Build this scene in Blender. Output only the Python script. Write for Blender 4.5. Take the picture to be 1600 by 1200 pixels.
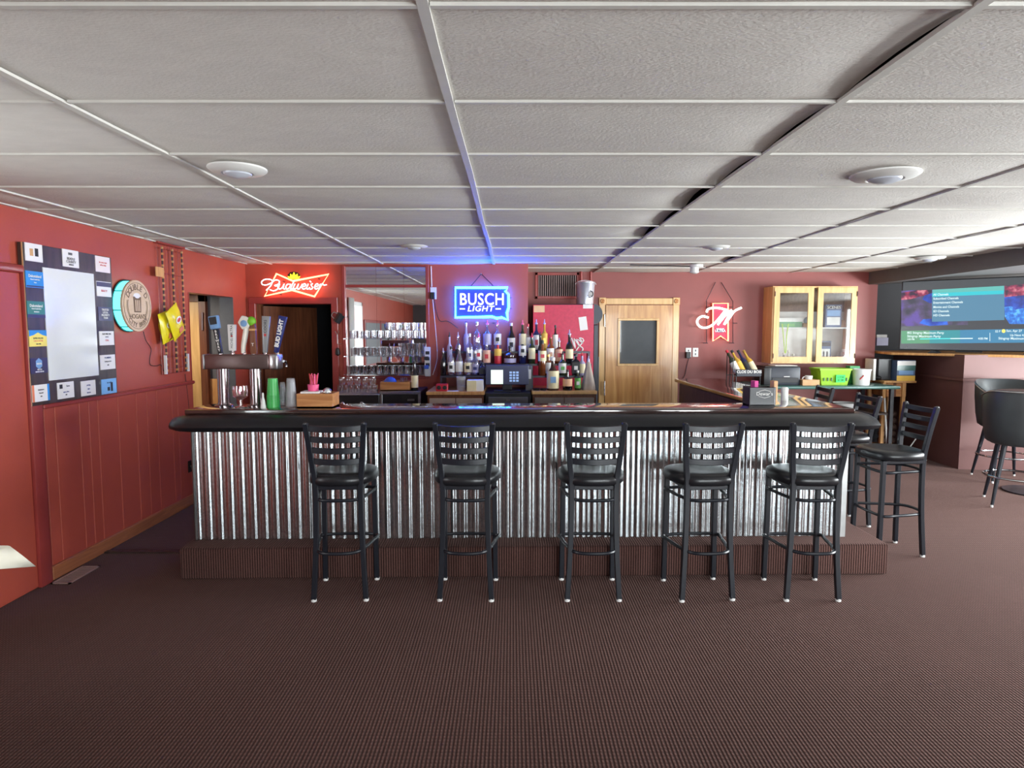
import bpy, bmesh, math, random
from mathutils import Vector, Matrix
random.seed(7)
for o in list(bpy.data.objects): bpy.data.objects.remove(o)
SC = bpy.context.scene
COL = SC.collection
# ------------------------------------------------------------------ camera
F, H, HOR = 1020.0, 1.62, 515.0          # focal length in pixels (1600 wide), eye height, horizon row
CEIL = 2.355
TH = math.atan((600 - HOR) / F)
cd = bpy.data.cameras.new('camera'); cam = bpy.data.objects.new('camera', cd); COL.objects.link(cam)
cd.sensor_width = 36; cd.lens = F / 1600 * 36; cd.clip_start = .05; cd.clip_end = 100
cam.location = (0, 0, H); cam.rotation_euler = (math.pi / 2 - TH, 0, 0)
SC.camera = cam
# ------------------------------------------------------------------ view, world, daylight
vs = SC.view_settings
vs.view_transform = 'Standard'; vs.look = 'None'; vs.gamma = 1; vs.use_curve_mapping = False
vs.exposure = 0.55
wd = bpy.data.worlds.new('world'); SC.world = wd; wd.use_nodes = True
bg = wd.node_tree.nodes['Background']; bg.inputs[0].default_value = (.80, .92, 1, 1); bg.inputs[1].default_value = 3.0
def area(name, loc, rot, sx, sy, power, col):
    l = bpy.data.lights.new(name, 'AREA'); l.shape = 'RECTANGLE'; l.size = sx; l.size_y = sy
    l.energy = power; l.color = col
    o = bpy.data.objects.new(name, l); COL.objects.link(o); o.location = loc; o.rotation_euler = rot
    return o
PI = math.pi
XR, YB = 7.2, -5.0                        # right wall and rear wall of the room
# daylight standing in the window openings (right wall, two rear windows, small window of the left wall)
area('daylight_right', (XR + .14, 4.4, 1.25), (0, PI / 2 + .58, 0), 1.5, 4.3, 650, (.95, .99, 1))
area('daylight_rear', (2.5, YB - .14, 1.15), (PI / 2 + .12, 0, 0), 2.4, 2.05, 320, (.93, .98, 1))
area('daylight_rear_corner', (6.0, YB - .14, 1.15), (PI / 2 + .12, 0, 0), 1.9, 2.05, 340, (.93, .98, 1))
area('daylight_left', (-3.22, 2.25, 1.4), (0, -PI / 2, 0), 1.3, .75, 16, (.95, .98, 1))
# ------------------------------------------------------------------ pixel helpers (1600 x 1200 frame)
def ray(u, v):
    a, b = (u - 800) / F, (600 - v) / F
    return Vector((a, math.cos(TH) + b * math.sin(TH), -math.sin(TH) + b * math.cos(TH)))
def at(u, v, Y): d = ray(u, v); return Vector((0, 0, H)) + d * (Y / d.y)
def atx(u, v, X): d = ray(u, v); return Vector((0, 0, H)) + d * (X / d.x)
def atz(u, v, Z): d = ray(u, v); return Vector((0, 0, H)) + d * ((Z - H) / d.z)
# ------------------------------------------------------------------ mesh building
ORG = {}
class MB:
    def __init__(s): s.v = []; s.f = []
    def add(s, vs, fs):
        b = len(s.v); s.v += [Vector(p) for p in vs]; s.f += [[b + i for i in f] for f in fs]; return s
    def box(s, x0, x1, y0, y1, z0, z1):
        return s.add([(x, y, z) for z in (z0, z1) for y in (y0, y1) for x in (x0, x1)],
                     [(0, 2, 3, 1), (4, 5, 7, 6), (0, 1, 5, 4), (2, 6, 7, 3), (0, 4, 6, 2), (1, 3, 7, 5)])
    def cbox(s, c, sx, sy, sz, rz=0):
        m = Matrix.Rotation(rz, 4, 'Z'); c = Vector(c); k = len(s.v)
        s.box(-sx / 2, sx / 2, -sy / 2, sy / 2, -sz / 2, sz / 2)
        for i in range(k, len(s.v)): s.v[i] = m @ s.v[i] + c
        return s
    def tube(s, pts, r, n=8, closed=False, flat=None):
        pts = [Vector(p) for p in pts]; m = len(pts); rr = r if isinstance(r, (list, tuple)) else [r] * m
        T = []
        for i in range(m):
            a = pts[i - 1] if (i or closed) else pts[i]; b = pts[(i + 1) % m] if (i < m - 1 or closed) else pts[i]
            t = (b - a); T.append(t.normalized() if t.length > 1e-9 else Vector((0, 0, 1)))
        up = Vector((0, 0, 1)) if abs(T[0].z) < .9 else Vector((0, 1, 0))
        N = (up - T[0] * up.dot(T[0])).normalized(); vs = []
        for i in range(m):
            N = (N - T[i] * N.dot(T[i]))
            N = N.normalized() if N.length > 1e-6 else T[i].orthogonal().normalized()
            B = T[i].cross(N); ph = PI / n if n == 4 else 0
            for k in range(n):
                a = 2 * PI * k / n + ph
                vs.append(pts[i] + (N * math.cos(a) * (flat or 1) + B * math.sin(a)) * rr[i])
        fs = []
        for i in range(m if closed else m - 1):
            j = (i + 1) % m
            for k in range(n): fs.append((i * n + k, i * n + (k + 1) % n, j * n + (k + 1) % n, j * n + k))
        if not closed: fs += [tuple(range(n))[::-1], tuple((m - 1) * n + k for k in range(n))]
        return s.add(vs, fs)
    def lathe(s, prof, c=(0, 0, 0), n=16, axis='z'):
        c = Vector(c); vs = []; fs = []
        for r, z in prof:
            for k in range(n):
                a = 2 * PI * k / n; p = (max(r, 1e-4) * math.cos(a), max(r, 1e-4) * math.sin(a), z)
                if axis == 'y': p = (p[0], p[2], p[1])
                if axis == 'x': p = (p[2], p[0], p[1])
                vs.append(c + Vector(p))
        m = len(prof)
        for i in range(m - 1):
            for k in range(n):
                f = (i * n + k, i * n + (k + 1) % n, (i + 1) * n + (k + 1) % n, (i + 1) * n + k)
                fs.append(f if axis != 'y' else f[::-1])
        if prof[0][0] > 1e-3: fs.append(tuple(range(n))[::-1] if axis != 'y' else tuple(range(n)))
        if prof[-1][0] > 1e-3: fs.append(tuple((m - 1) * n + k for k in range(n)))
        return s.add(vs, fs)
    def prism(s, pts, o, ex, ey, d):           # polygon pts (a,b) in the plane o + a ex + b ey, thickness vector d
        o, ex, ey, d = Vector(o), Vector(ex), Vector(ey), Vector(d); n = len(pts)
        lo = [o + ex * a + ey * b for a, b in pts]
        return s.add(lo + [p + d for p in lo], [tuple(range(n))[::-1], tuple(range(n, 2 * n))] +
                     [(i, (i + 1) % n, n + (i + 1) % n, n + i) for i in range(n)])
    def sphere(s, c, rx, ry=None, rz=None, n=12, m=8):
        ry = ry or rx; rz = rz or rx; c = Vector(c); vs = []; fs = []
        for i in range(m + 1):
            t = PI * i / m
            for k in range(n):
                a = 2 * PI * k / n; q = max(math.sin(t), 1e-3)
                vs.append(c + Vector((rx * q * math.cos(a), ry * q * math.sin(a), -rz * math.cos(t))))
        for i in range(m):
            for k in range(n): fs.append((i * n + k, i * n + (k + 1) % n, (i + 1) * n + (k + 1) % n, (i + 1) * n + k))
        return s.add(vs, fs)
    def xf(s, M, k=0):
        for i in range(k, len(s.v)): s.v[i] = M @ s.v[i]
        return s
    def mesh(s, name, org, bev=0, smooth=True, seg=1, ang=35):
        me = bpy.data.meshes.new(name); me.from_pydata([p - org for p in s.v], [], s.f)
        b = bmesh.new(); b.from_mesh(me)
        bmesh.ops.recalc_face_normals(b, faces=b.faces)
        if bev:
            es = [e for e in b.edges if len(e.link_faces) == 2 and e.calc_face_angle(0) > .5]
            bmesh.ops.bevel(b, geom=es, offset=bev, segments=seg, affect='EDGES', profile=.5, clamp_overlap=True)
        b.to_mesh(me); b.free()
        if smooth:
            me.shade_smooth(); me.set_sharp_from_angle(angle=math.radians(ang))
        return me
    def build(s, name, mat, parent=None, bev=0, smooth=True, seg=1, ang=35):
        if parent is not None: org = ORG[parent.name]
        else:
            xs = [p.x for p in s.v]; ys = [p.y for p in s.v]; zs = [p.z for p in s.v]
            org = Vector(((min(xs) + max(xs)) / 2, (min(ys) + max(ys)) / 2, min(zs)))
        me = s.mesh(name, org, bev, smooth, seg, ang)
        o = bpy.data.objects.new(name, me); COL.objects.link(o); me.materials.append(MAT[mat] if isinstance(mat, str) else mat)
        if parent is not None: o.parent = parent
        else: o.location = org
        ORG[o.name] = org
        return o
def tag(o, label=None, cat=None, group=None, kind=None):
    if label: o['label'] = label
    if cat: o['category'] = cat
    if group: o['group'] = group
    if kind: o['kind'] = kind
    return o
def thing(name, label, cat, loc, group=None):
    o = bpy.data.objects.new(name, None); COL.objects.link(o); o.location = Vector(loc); o.empty_display_size = .05
    ORG[o.name] = Vector(loc)
    return tag(o, label, cat, group)
def struct(name, mb, mat, parent=None, **k):
    o = mb.build(name, mat, parent, **k)
    if parent is None: o['kind'] = 'structure'
    return o
def copy_tree(o, parent=None):
    c = o.copy(); COL.objects.link(c); c.parent = parent
    for ch in o.children: copy_tree(ch, c)
    return c
def put(root, loc, rz=0, label=None, first=False, sc=None, group=None):
    c = root if first else copy_tree(root)
    c.location = loc; c.rotation_euler = (0, 0, rz)
    if sc: c.scale = sc
    if label: c['label'] = label
    if group: c['group'] = group
    return c
def text(body, size, o, ex, ey, mat, parent, name='lettering', depth=.001, off=0, sx=1, align='CENTER', shear=0, space=1):
    cu = bpy.data.curves.new('t', 'FONT'); cu.body = body; cu.size = size; cu.align_x = align; cu.align_y = 'CENTER'
    cu.offset = off; cu.extrude = depth / 2; cu.shear = shear; cu.space_character = space; cu.resolution_u = 3
    t = bpy.data.objects.new('t', cu); COL.objects.link(t)
    bpy.context.view_layer.update()
    me = bpy.data.meshes.new_from_object(t.evaluated_get(bpy.context.evaluated_depsgraph_get()))
    bpy.data.objects.remove(t); bpy.data.curves.remove(cu)
    ex = Vector(ex).normalized(); ey = Vector(ey).normalized(); n = ex.cross(ey); org = ORG[parent.name]; o = Vector(o)
    for q in me.vertices: q.co = o + ex * q.co.x * sx + ey * q.co.y + n * q.co.z - org
    me.materials.clear(); me.materials.append(MAT[mat] if isinstance(mat, str) else mat)
    ob = bpy.data.objects.new(name, me); COL.objects.link(ob); ob.parent = parent; ORG[ob.name] = org
    return ob
def smoothpath(pts, k=5, closed=False):
    pts = [Vector(p) for p in pts]; n = len(pts); out = []
    for i in range(n if closed else n - 1):
        g = lambda j: pts[j % n] if closed else pts[min(max(j, 0), n - 1)]
        p0, p1, p2, p3 = g(i - 1), g(i), g(i + 1), g(i + 2)
        for q in range(k):
            t = q / k
            out.append(.5 * ((2 * p1) + (p2 - p0) * t + (2 * p0 - 5 * p1 + 4 * p2 - p3) * t * t + (3 * p1 - p0 - 3 * p2 + p3) * t ** 3))
    if not closed: out.append(pts[-1])
    return out
X, Y_, Z = Vector((1, 0, 0)), Vector((0, 1, 0)), Vector((0, 0, 1))
# ------------------------------------------------------------------ materials
MAT = {}
def srgb(r, g, b):
    f = lambda c: (c / 255 / 12.92) if c <= 10 else ((c / 255 + .055) / 1.055) ** 2.4
    return (f(r), f(g), f(b))
def nt(name):
    m = bpy.data.materials.new(name); m.use_nodes = True; MAT[name] = m
    n = m.node_tree; return m, n, n.nodes['Principled BSDF']
def M(name, col, rough=.5, metal=0, var=.08, scale=12, bump=0, bscale=None, emit=None, es=1, coat=0, stretch=None, spec=.5, detail=4):
    m, n, p = nt(name)
    tc = n.nodes.new('ShaderNodeTexCoord'); mp = n.nodes.new('ShaderNodeMapping'); n.links.new(tc.outputs['Object'], mp.inputs[0])
    if stretch: mp.inputs['Scale'].default_value = stretch
    nz = n.nodes.new('ShaderNodeTexNoise'); nz.inputs['Scale'].default_value = scale; nz.inputs['Detail'].default_value = detail
    n.links.new(mp.outputs[0], nz.inputs['Vector'])
    cr = n.nodes.new('ShaderNodeValToRGB'); e = cr.color_ramp.elements
    e[0].position = .3; e[1].position = .7
    e[0].color = (*[c * (1 - var) for c in col], 1); e[1].color = (*[min(c * (1 + var), 1) for c in col], 1)
    n.links.new(nz.outputs[0], cr.inputs[0]); n.links.new(cr.outputs[0], p.inputs['Base Color'])
    p.inputs['Roughness'].default_value = rough; p.inputs['Metallic'].default_value = metal
    p.inputs['Specular IOR Level'].default_value = spec
    if coat: p.inputs['Coat Weight'].default_value = coat; p.inputs['Coat Roughness'].default_value = .1
    if bump:
        b = n.nodes.new('ShaderNodeBump'); b.inputs['Strength'].default_value = bump; b.inputs['Distance'].default_value = .004
        nb = n.nodes.new('ShaderNodeTexNoise'); nb.inputs['Scale'].default_value = bscale or scale; nb.inputs['Detail'].default_value = 3
        n.links.new(mp.outputs[0], nb.inputs['Vector']); n.links.new(nb.outputs[0], b.inputs['Height']); n.links.new(b.outputs[0], p.inputs['Normal'])
    if emit: p.inputs['Emission Color'].default_value = (*emit, 1); p.inputs['Emission Strength'].default_value = es
    return m
def wood(name, c1, c2, rough=.4, scale=3, stretch=(8, 8, .6), coat=0):
    m, n, p = nt(name)
    tc = n.nodes.new('ShaderNodeTexCoord'); mp = n.nodes.new('ShaderNodeMapping'); mp.inputs['Scale'].default_value = stretch
    n.links.new(tc.outputs['Object'], mp.inputs[0])
    nz = n.nodes.new('ShaderNodeTexNoise'); nz.inputs['Scale'].default_value = scale; nz.inputs['Detail'].default_value = 6; nz.inputs['Distortion'].default_value = 1.5
    n.links.new(mp.outputs[0], nz.inputs['Vector'])
    cr = n.nodes.new('ShaderNodeValToRGB'); cr.color_ramp.elements[0].position = .32; cr.color_ramp.elements[1].position = .68
    cr.color_ramp.elements[0].color = (*c1, 1); cr.color_ramp.elements[1].color = (*c2, 1)
    n.links.new(nz.outputs[0], cr.inputs[0]); n.links.new(cr.outputs[0], p.inputs['Base Color'])
    p.inputs['Roughness'].default_value = rough
    if coat: p.inputs['Coat Weight'].default_value = coat; p.inputs['Coat Roughness'].default_value = .08
    return m
def glass(name, tint=(1, 1, 1), refl=.12, rough=.03):        # thin clear glass: transparent plus a sharp reflection
    m = bpy.data.materials.new(name); m.use_nodes = True; MAT[name] = m; n = m.node_tree; n.nodes.clear()
    out = n.nodes.new('ShaderNodeOutputMaterial'); mx = n.nodes.new('ShaderNodeMixShader')
    tr = n.nodes.new('ShaderNodeBsdfTransparent'); gl = n.nodes.new('ShaderNodeBsdfGlossy')
    lw = n.nodes.new('ShaderNodeLayerWeight'); lw.inputs[0].default_value = .35
    ma = n.nodes.new('ShaderNodeMath'); ma.operation = 'MULTIPLY_ADD'; ma.inputs[1].default_value = .6; ma.inputs[2].default_value = refl; ma.use_clamp = True
    nz = n.nodes.new('ShaderNodeTexNoise'); nz.inputs['Scale'].default_value = 8
    cr = n.nodes.new('ShaderNodeValToRGB'); cr.color_ramp.elements[0].color = (*[c * .94 for c in tint], 1); cr.color_ramp.elements[1].color = (*tint, 1)
    n.links.new(nz.outputs[0], cr.inputs[0]); n.links.new(cr.outputs[0], tr.inputs[0])
    gl.inputs['Roughness'].default_value = rough; gl.inputs[0].default_value = (1, 1, 1, 1)
    n.links.new(lw.outputs['Facing'], ma.inputs[0]); n.links.new(ma.outputs[0], mx.inputs[0])
    n.links.new(tr.outputs[0], mx.inputs[1]); n.links.new(gl.outputs[0], mx.inputs[2]); n.links.new(mx.outputs[0], out.inputs[0])
    return m
def clear_plastic(name, tint, dense):                        # thin milky plastic
    m = bpy.data.materials.new(name); m.use_nodes = True; MAT[name] = m; n = m.node_tree; p = n.nodes['Principled BSDF']
    out = n.nodes['Material Output']; mx = n.nodes.new('ShaderNodeMixShader'); tr = n.nodes.new('ShaderNodeBsdfTransparent')
    nz = n.nodes.new('ShaderNodeTexNoise'); nz.inputs['Scale'].default_value = 20
    cr = n.nodes.new('ShaderNodeValToRGB'); cr.color_ramp.elements[0].color = (*[c * .9 for c in tint], 1); cr.color_ramp.elements[1].color = (*tint, 1)
    n.links.new(nz.outputs[0], cr.inputs[0]); n.links.new(cr.outputs[0], p.inputs['Base Color']); p.inputs['Roughness'].default_value = .25
    mx.inputs[0].default_value = dense; n.links.new(tr.outputs[0], mx.inputs[1]); n.links.new(p.outputs[0], mx.inputs[2]); n.links.new(mx.outputs[0], out.inputs[0])
def emis(name, col, s): return M(name, tuple(min(c, .8) for c in col), .5, emit=col, es=s, var=.02)
M('red_paint', srgb(171, 76, 59), .42, var=.05, scale=4, bump=.08, bscale=60)
M('red_trim', srgb(148, 58, 54), .35, var=.06, scale=6)
M('maroon_paint', srgb(138, 68, 64), .45, var=.05, scale=4, bump=.08, bscale=60)
M('dark_paint', srgb(92, 90, 91), .6, var=.06, scale=5)
M('ceil_tile', srgb(221, 217, 210), .85, var=.04, scale=9, bump=.55, bscale=95)
M('ceil_metal', srgb(212, 210, 203), .5, var=.04, scale=14)
M('soffit_paint', srgb(104, 102, 101), .6, var=.05)
M('ledge_paint', srgb(108, 70, 67), .5, var=.05, scale=4)
M('plenum', srgb(60, 58, 56), .9)
M('black_metal', srgb(21, 25, 34), .36, var=.1, scale=30)
M('black_vinyl', srgb(26, 27, 31), .33, var=.1, scale=18, bump=.12, bscale=40)
M('black_plastic', srgb(28, 29, 33), .4, var=.1)
M('grey_plastic', srgb(95, 97, 102), .5)
M('white_plastic', srgb(228, 228, 226), .4, var=.03)
M('chrome', srgb(215, 218, 222), .12, 1, var=.03)
M('steel', srgb(190, 190, 192), .28, 1, var=.06, scale=30)
M('brown_metal', srgb(112, 94, 92), .3, .7, var=.06)
M('paper', srgb(238, 236, 232), .7, var=.03)
M('whiteboard', srgb(228, 231, 232), .12, var=.01)
M('ink', srgb(40, 40, 46), .6)
M('ink_blue', srgb(40, 60, 120), .6)
M('ink_red', srgb(200, 60, 60), .6)
M('cloth_white', srgb(226, 222, 205), .8, var=.05, bump=.1, bscale=120)
wood('maple', srgb(205, 160, 100), srgb(228, 186, 126), .35, stretch=(5, 5, .5), coat=.2)
wood('maple_red', srgb(178, 120, 66), srgb(216, 166, 104), .35, scale=2.2, stretch=(6, 6, .5), coat=.2)
wood('pine', srgb(196, 140, 84), srgb(222, 172, 112), .45)
wood('oak_box', srgb(170, 110, 62), srgb(206, 148, 92), .45, stretch=(.8, 8, 8))
wood('brown_wood', srgb(92, 52, 34), srgb(128, 76, 50), .4)
wood('dark_laminate', srgb(40, 31, 28), srgb(74, 58, 52), .4, scale=2, stretch=(6, 6, 1))
wood('bar_wood', srgb(40, 26, 25), srgb(58, 38, 34), .07, scale=3, stretch=(.8, 10, 10), coat=.8)
wood('base_wood', srgb(140, 82, 50), srgb(172, 108, 68), .4, stretch=(8, .6, 8))
glass('clear_glass', (.97, .98, 1), .13)
glass('pane_glass', (.96, .97, .97), .06)
glass('pink_glass', (1, .9, .93), .2)
M('mirror', (.86, .87, .87), .015, 1, var=.01)
def carpet():
    m, n, p = nt('carpet')
    tc = n.nodes.new('ShaderNodeTexCoord')
    w1 = n.nodes.new('ShaderNodeTexWave'); w1.bands_direction = 'X'; w1.inputs['Scale'].default_value = 20.0; w1.inputs['Distortion'].default_value = .8; w1.inputs['Detail Scale'].default_value = 6
    w2 = n.nodes.new('ShaderNodeTexWave'); w2.bands_direction = 'Y'; w2.inputs['Scale'].default_value = 15.0; w2.inputs['Distortion'].default_value = 1.2; w2.inputs['Detail Scale'].default_value = 6
    w3 = n.nodes.new('ShaderNodeTexWave'); w3.bands_direction = 'Z'; w3.inputs['Scale'].default_value = 20.0
    for w in (w1, w2, w3): n.links.new(tc.outputs['Object'], w.inputs['Vector'])
    mu = n.nodes.new('ShaderNodeMath'); mu.operation = 'MULTIPLY'; n.links.new(w1.outputs['Fac'], mu.inputs[0])
    ad = n.nodes.new('ShaderNodeMath'); ad.operation = 'MULTIPLY_ADD'; ad.inputs[1].default_value = .5; ad.inputs[2].default_value = .5
    n.links.new(w2.outputs['Fac'], ad.inputs[0]); n.links.new(ad.outputs[0], mu.inputs[1])
    nz = n.nodes.new('ShaderNodeTexNoise'); nz.inputs['Scale'].default_value = 1.3; nz.inputs['Detail'].default_value = 6; n.links.new(tc.outputs['Object'], nz.inputs['Vector'])
    cr = n.nodes.new('ShaderNodeValToRGB'); e = cr.color_ramp.elements
    e[0].color = (*srgb(46, 31, 29), 1); e[1].color = (*srgb(106, 76, 70), 1); e[0].position = .05; e[1].position = .9
    mx = n.nodes.new('ShaderNodeMix'); mx.data_type = 'RGBA'; mx.blend_type = 'MULTIPLY'; mx.inputs[0].default_value = .5
    cr2 = n.nodes.new('ShaderNodeValToRGB'); cr2.color_ramp.elements[0].position = .3; cr2.color_ramp.elements[0].color = (.6, .58, .58, 1); cr2.color_ramp.elements[1].position = .7
    n.links.new(mu.outputs[0], cr.inputs[0]); n.links.new(nz.outputs[0], cr2.inputs[0])
    n.links.new(cr.outputs[0], mx.inputs[6]); n.links.new(cr2.outputs[0], mx.inputs[7]); n.links.new(mx.outputs[2], p.inputs['Base Color'])
    b = n.nodes.new('ShaderNodeBump'); b.inputs['Strength'].default_value = .7; b.inputs['Distance'].default_value = .004
    n.links.new(mu.outputs[0], b.inputs['Height']); n.links.new(b.outputs[0], p.inputs['Normal'])
    p.inputs['Roughness'].default_value = .95; p.inputs['Specular IOR Level'].default_value = .1
    p.inputs['Sheen Weight'].default_value = .46; p.inputs['Sheen Roughness'].default_value = .45; p.inputs['Sheen Tint'].default_value = (.46, .30, .27, 1)
carpet()
def galvanised():
    m, n, p = nt('galvanised')
    tc = n.nodes.new('ShaderNodeTexCoord'); vo = n.nodes.new('ShaderNodeTexVoronoi'); vo.inputs['Scale'].default_value = 130
    n.links.new(tc.outputs['Object'], vo.inputs['Vector'])
    nz = n.nodes.new('ShaderNodeTexNoise'); nz.inputs['Scale'].default_value = 7; nz.inputs['Detail'].default_value = 6; n.links.new(tc.outputs['Object'], nz.inputs['Vector'])
    sp = n.nodes.new('ShaderNodeSeparateColor'); n.links.new(vo.outputs['Color'], sp.inputs[0])
    cr = n.nodes.new('ShaderNodeValToRGB'); e = cr.color_ramp.elements; e[0].color = (.38, .41, .43, 1); e[1].color = (.60, .65, .67, 1)
    n.links.new(sp.outputs[0], cr.inputs[0]); n.links.new(cr.outputs[0], p.inputs['Base Color'])
    mr = n.nodes.new('ShaderNodeMapRange'); mr.inputs[3].default_value = .19; mr.inputs[4].default_value = .235
    n.links.new(nz.outputs[0], mr.inputs[0]); n.links.new(mr.outputs[0], p.inputs['Roughness'])
    p.inputs['Metallic'].default_value = 1
    tg = n.nodes.new('ShaderNodeTangent'); tg.direction_type = 'RADIAL'; tg.axis = 'Z'; n.links.new(tg.outputs[0], p.inputs['Tangent'])
    p.inputs['Anisotropic'].default_value = .9; p.inputs['Anisotropic Rotation'].default_value = .25
galvanised()
# ================================================================== the room
XL, YW, YD = -2.99, 7.4, 8.5             # left wall, bar back wall, door wall
struct('floor', MB().box(XL - 1.6, XR + .1, YB - .1, 10.2, -.12, 0), 'carpet', smooth=False)
# ---- suspended ceiling: slab, tiles, runners
ceil = struct('ceiling', MB().box(XL - .1, 4.63, YB - .1, YD + .1, CEIL + .07, CEIL + .15), 'plenum', smooth=False)
RX = [XL, -2.70, -1.45, -.2, 1.06, 2.33, 3.6, 4.63]
ROWS = [1.55 + .632 * k for k in range(-10, 12)]
def tile_mesh(sag, lift, seed):
    rnd = random.Random(seed); n, m = 10, 6; vs = []; fs = []
    for j in range(m + 1):
        for i in range(n + 1):
            a, b = i / n - .5, j / m - .5
            z = -sag * (1 - (2 * a) ** 2) * (1 - (2 * b) ** 2) + rnd.uniform(-.0008, .0008)
            if lift and a > .2: z += lift * ((a - .2) / .3) ** 2 * (1 - (2 * b) ** 2 * .8)
            vs.append((a, b, z))
    for j in range(m):
        for i in range(n):
            k = j * (n + 1) + i; fs.append((k, k + n + 1, k + n + 2, k + 1))
    ring = [i for i in range(n + 1)] + [(j * (n + 1) + n) for j in range(1, m + 1)] + [m * (n + 1) + i for i in range(n - 1, -1, -1)] + [j * (n + 1) for j in range(m - 1, 0, -1)]
    b0 = len(vs)
    for r in ring: vs.append((vs[r][0], vs[r][1], vs[r][2] + .014))
    L = len(ring)
    for q in range(L): fs.append((ring[q], ring[(q + 1) % L], b0 + (q + 1) % L, b0 + q))
    me = bpy.data.meshes.new('ceiling_tile'); me.from_pydata(vs, [], fs); me.shade_smooth(); me.set_sharp_from_angle(angle=.6)
    me.materials.append(MAT['ceil_tile']); return me
TM = [tile_mesh(s, 0, k) for k, s in enumerate((.006, .012, .017, .02, .012, .026))]
TL = [tile_mesh(s, l, 40 + k) for k, (s, l) in enumerate(((.012, .02), (.014, .034), (.010, .012), (.016, .045)))]
rt = random.Random(3)
for j, y0 in enumerate(ROWS):
    y1 = y0 + .632
    if y1 > YD + .02: y1 = YD + .02
    if y0 < YB: y0 = YB
    if y1 - y0 < .05: continue
    for i in range(len(RX) - 1):
        x0, x1 = RX[i], RX[i + 1]
        if x1 < .3 and y0 > YW + .05: continue
        me = rt.choice(TL) if (i == 3 and rt.random() < .75) or (i == 4 and rt.random() < .4) else rt.choice(TM)
        o = bpy.data.objects.new('ceiling_tile', me); COL.objects.link(o); o.parent = ceil
        o.location = Vector(((x0 + x1) / 2, (y0 + y1) / 2, CEIL + .004)) - ORG[ceil.name]
        o.scale = (x1 - x0 - .006, y1 - y0 - .003, 1)
for x in RX[1:-1]:
    pts = [(x + .004 * math.sin(k * 1.7 + x), YB + k * (YD - YB) / 20, CEIL - .004 + .003 * math.sin(k * 2.1 + 3 * x)) for k in range(21)]
    m = MB()
    for a, b in zip(pts[:-1], pts[1:]):
        v = [(p[0] + s * .0135, p[1], p[2] + h) for p in (a, b) for s in (-1, 1) for h in (-.003, .006)]
        m.add(v, [(0, 1, 3, 2), (4, 6, 7, 5), (0, 2, 6, 4), (1, 5, 7, 3), (0, 4, 5, 1), (2, 3, 7, 6)])
    m.build('ceiling_runner', 'ceil_metal', ceil, smooth=False)
for y in ROWS:
    if y < YB + .1 or y > YD - .1: continue
    for i in range(len(RX) - 1):
        if RX[i + 1] < .3 and y > YW: continue
        MB().box(RX[i] + .014, RX[i + 1] - .014, y - .0075, y + .0075, CEIL - .005, CEIL + .004).build('cross_tee', 'ceil_metal', ceil, smooth=False)
MB().box(XL, XL + .025, YB, YW, CEIL - .006, CEIL + .02).build('wall_angle', 'ceil_metal', ceil, smooth=False)
# ---- lower dark ceiling of the screen corner with its header
hd = struct('trim_1', MB().box(4.60, 4.75, YB, YD + .4, 2.20, CEIL + .15), 'soffit_paint', smooth=False)
tag(hd, 'dark painted header where the tiled ceiling ends')
struct('ceiling_nook', MB().box(4.75, XR + .1, YB - .1, 9.1, 2.24, 2.34), 'soffit_paint', smooth=False)
# ---- left wall
t = .14
wl = MB()
def wpiece(m, y0, y1, z0, z1, x0=XL - t, x1=XL): m.box(x0, x1, y0, y1, z0, z1)
DO0, DO1 = 6.07, 7.04; DZ = 1.965
wpiece(wl, YB, 1.85, 0, CEIL + .1); wpiece(wl, 1.85, 2.65, 0, .7); wpiece(wl, 1.85, 2.65, 2.1, CEIL + .1)
wpiece(wl, 2.65, DO0, 0, CEIL + .1); wpiece(wl, DO0, DO1, DZ, CEIL + .1); wpiece(wl, DO1, YW + .14, 0, CEIL + .1)
wall_left = struct('wall_left', wl, 'red_paint', smooth=False)
# wainscot planks, chair rail, base
RAILZ = 1.118
ys = [4.12]; rp = random.Random(11)
while ys[-1] < DO0 - .08: ys.append(ys[-1] + rp.choice((.10, .15, .2, .1, .24)))
ys[-1] = DO0 - .004
for a, b in zip(ys[:-1], ys[1:]):
    MB().box(XL, XL + .012, a + .003, b - .003, .02, RAILZ).build('wainscot_plank', 'red_paint', wall_left, bev=.003)
for a in [YB + .2 * k for k in range(34)]:
    if a + .2 < 3.0: MB().box(XL, XL + .012, a + .003, a + .197, .02, .69).build('wainscot_plank', 'red_paint', wall_left, bev=.003)
struct('trim_2', MB().box(XL, XL + .034, 4.10, DO0, RAILZ, RAILZ + .03), 'red_trim', bev=.006)
struct('baseboard_left', MB().box(XL, XL + .028, 4.10, DO0, 0, .095), 'base_wood', bev=.006)
# painted door at the far left with casing
dl = thing('door_1', 'red painted flush door beside the notice board', None, (XL, 3.58, 0)); dl['kind'] = 'structure'
MB().box(XL - .02, XL + .018, 3.1, 3.98, .01, 1.96).build('leaf', 'red_paint', dl, bev=.003)
for a, b, z0, z1 in ((3.98, 4.085, 0, 2.01), (3.0, 3.1, 0, 2.01), (3.0, 4.085, 1.96, 2.01)):
    MB().box(XL, XL + .04, a, b, z0, z1).build('casing', 'red_trim', dl, bev=.012, seg=2)
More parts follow.
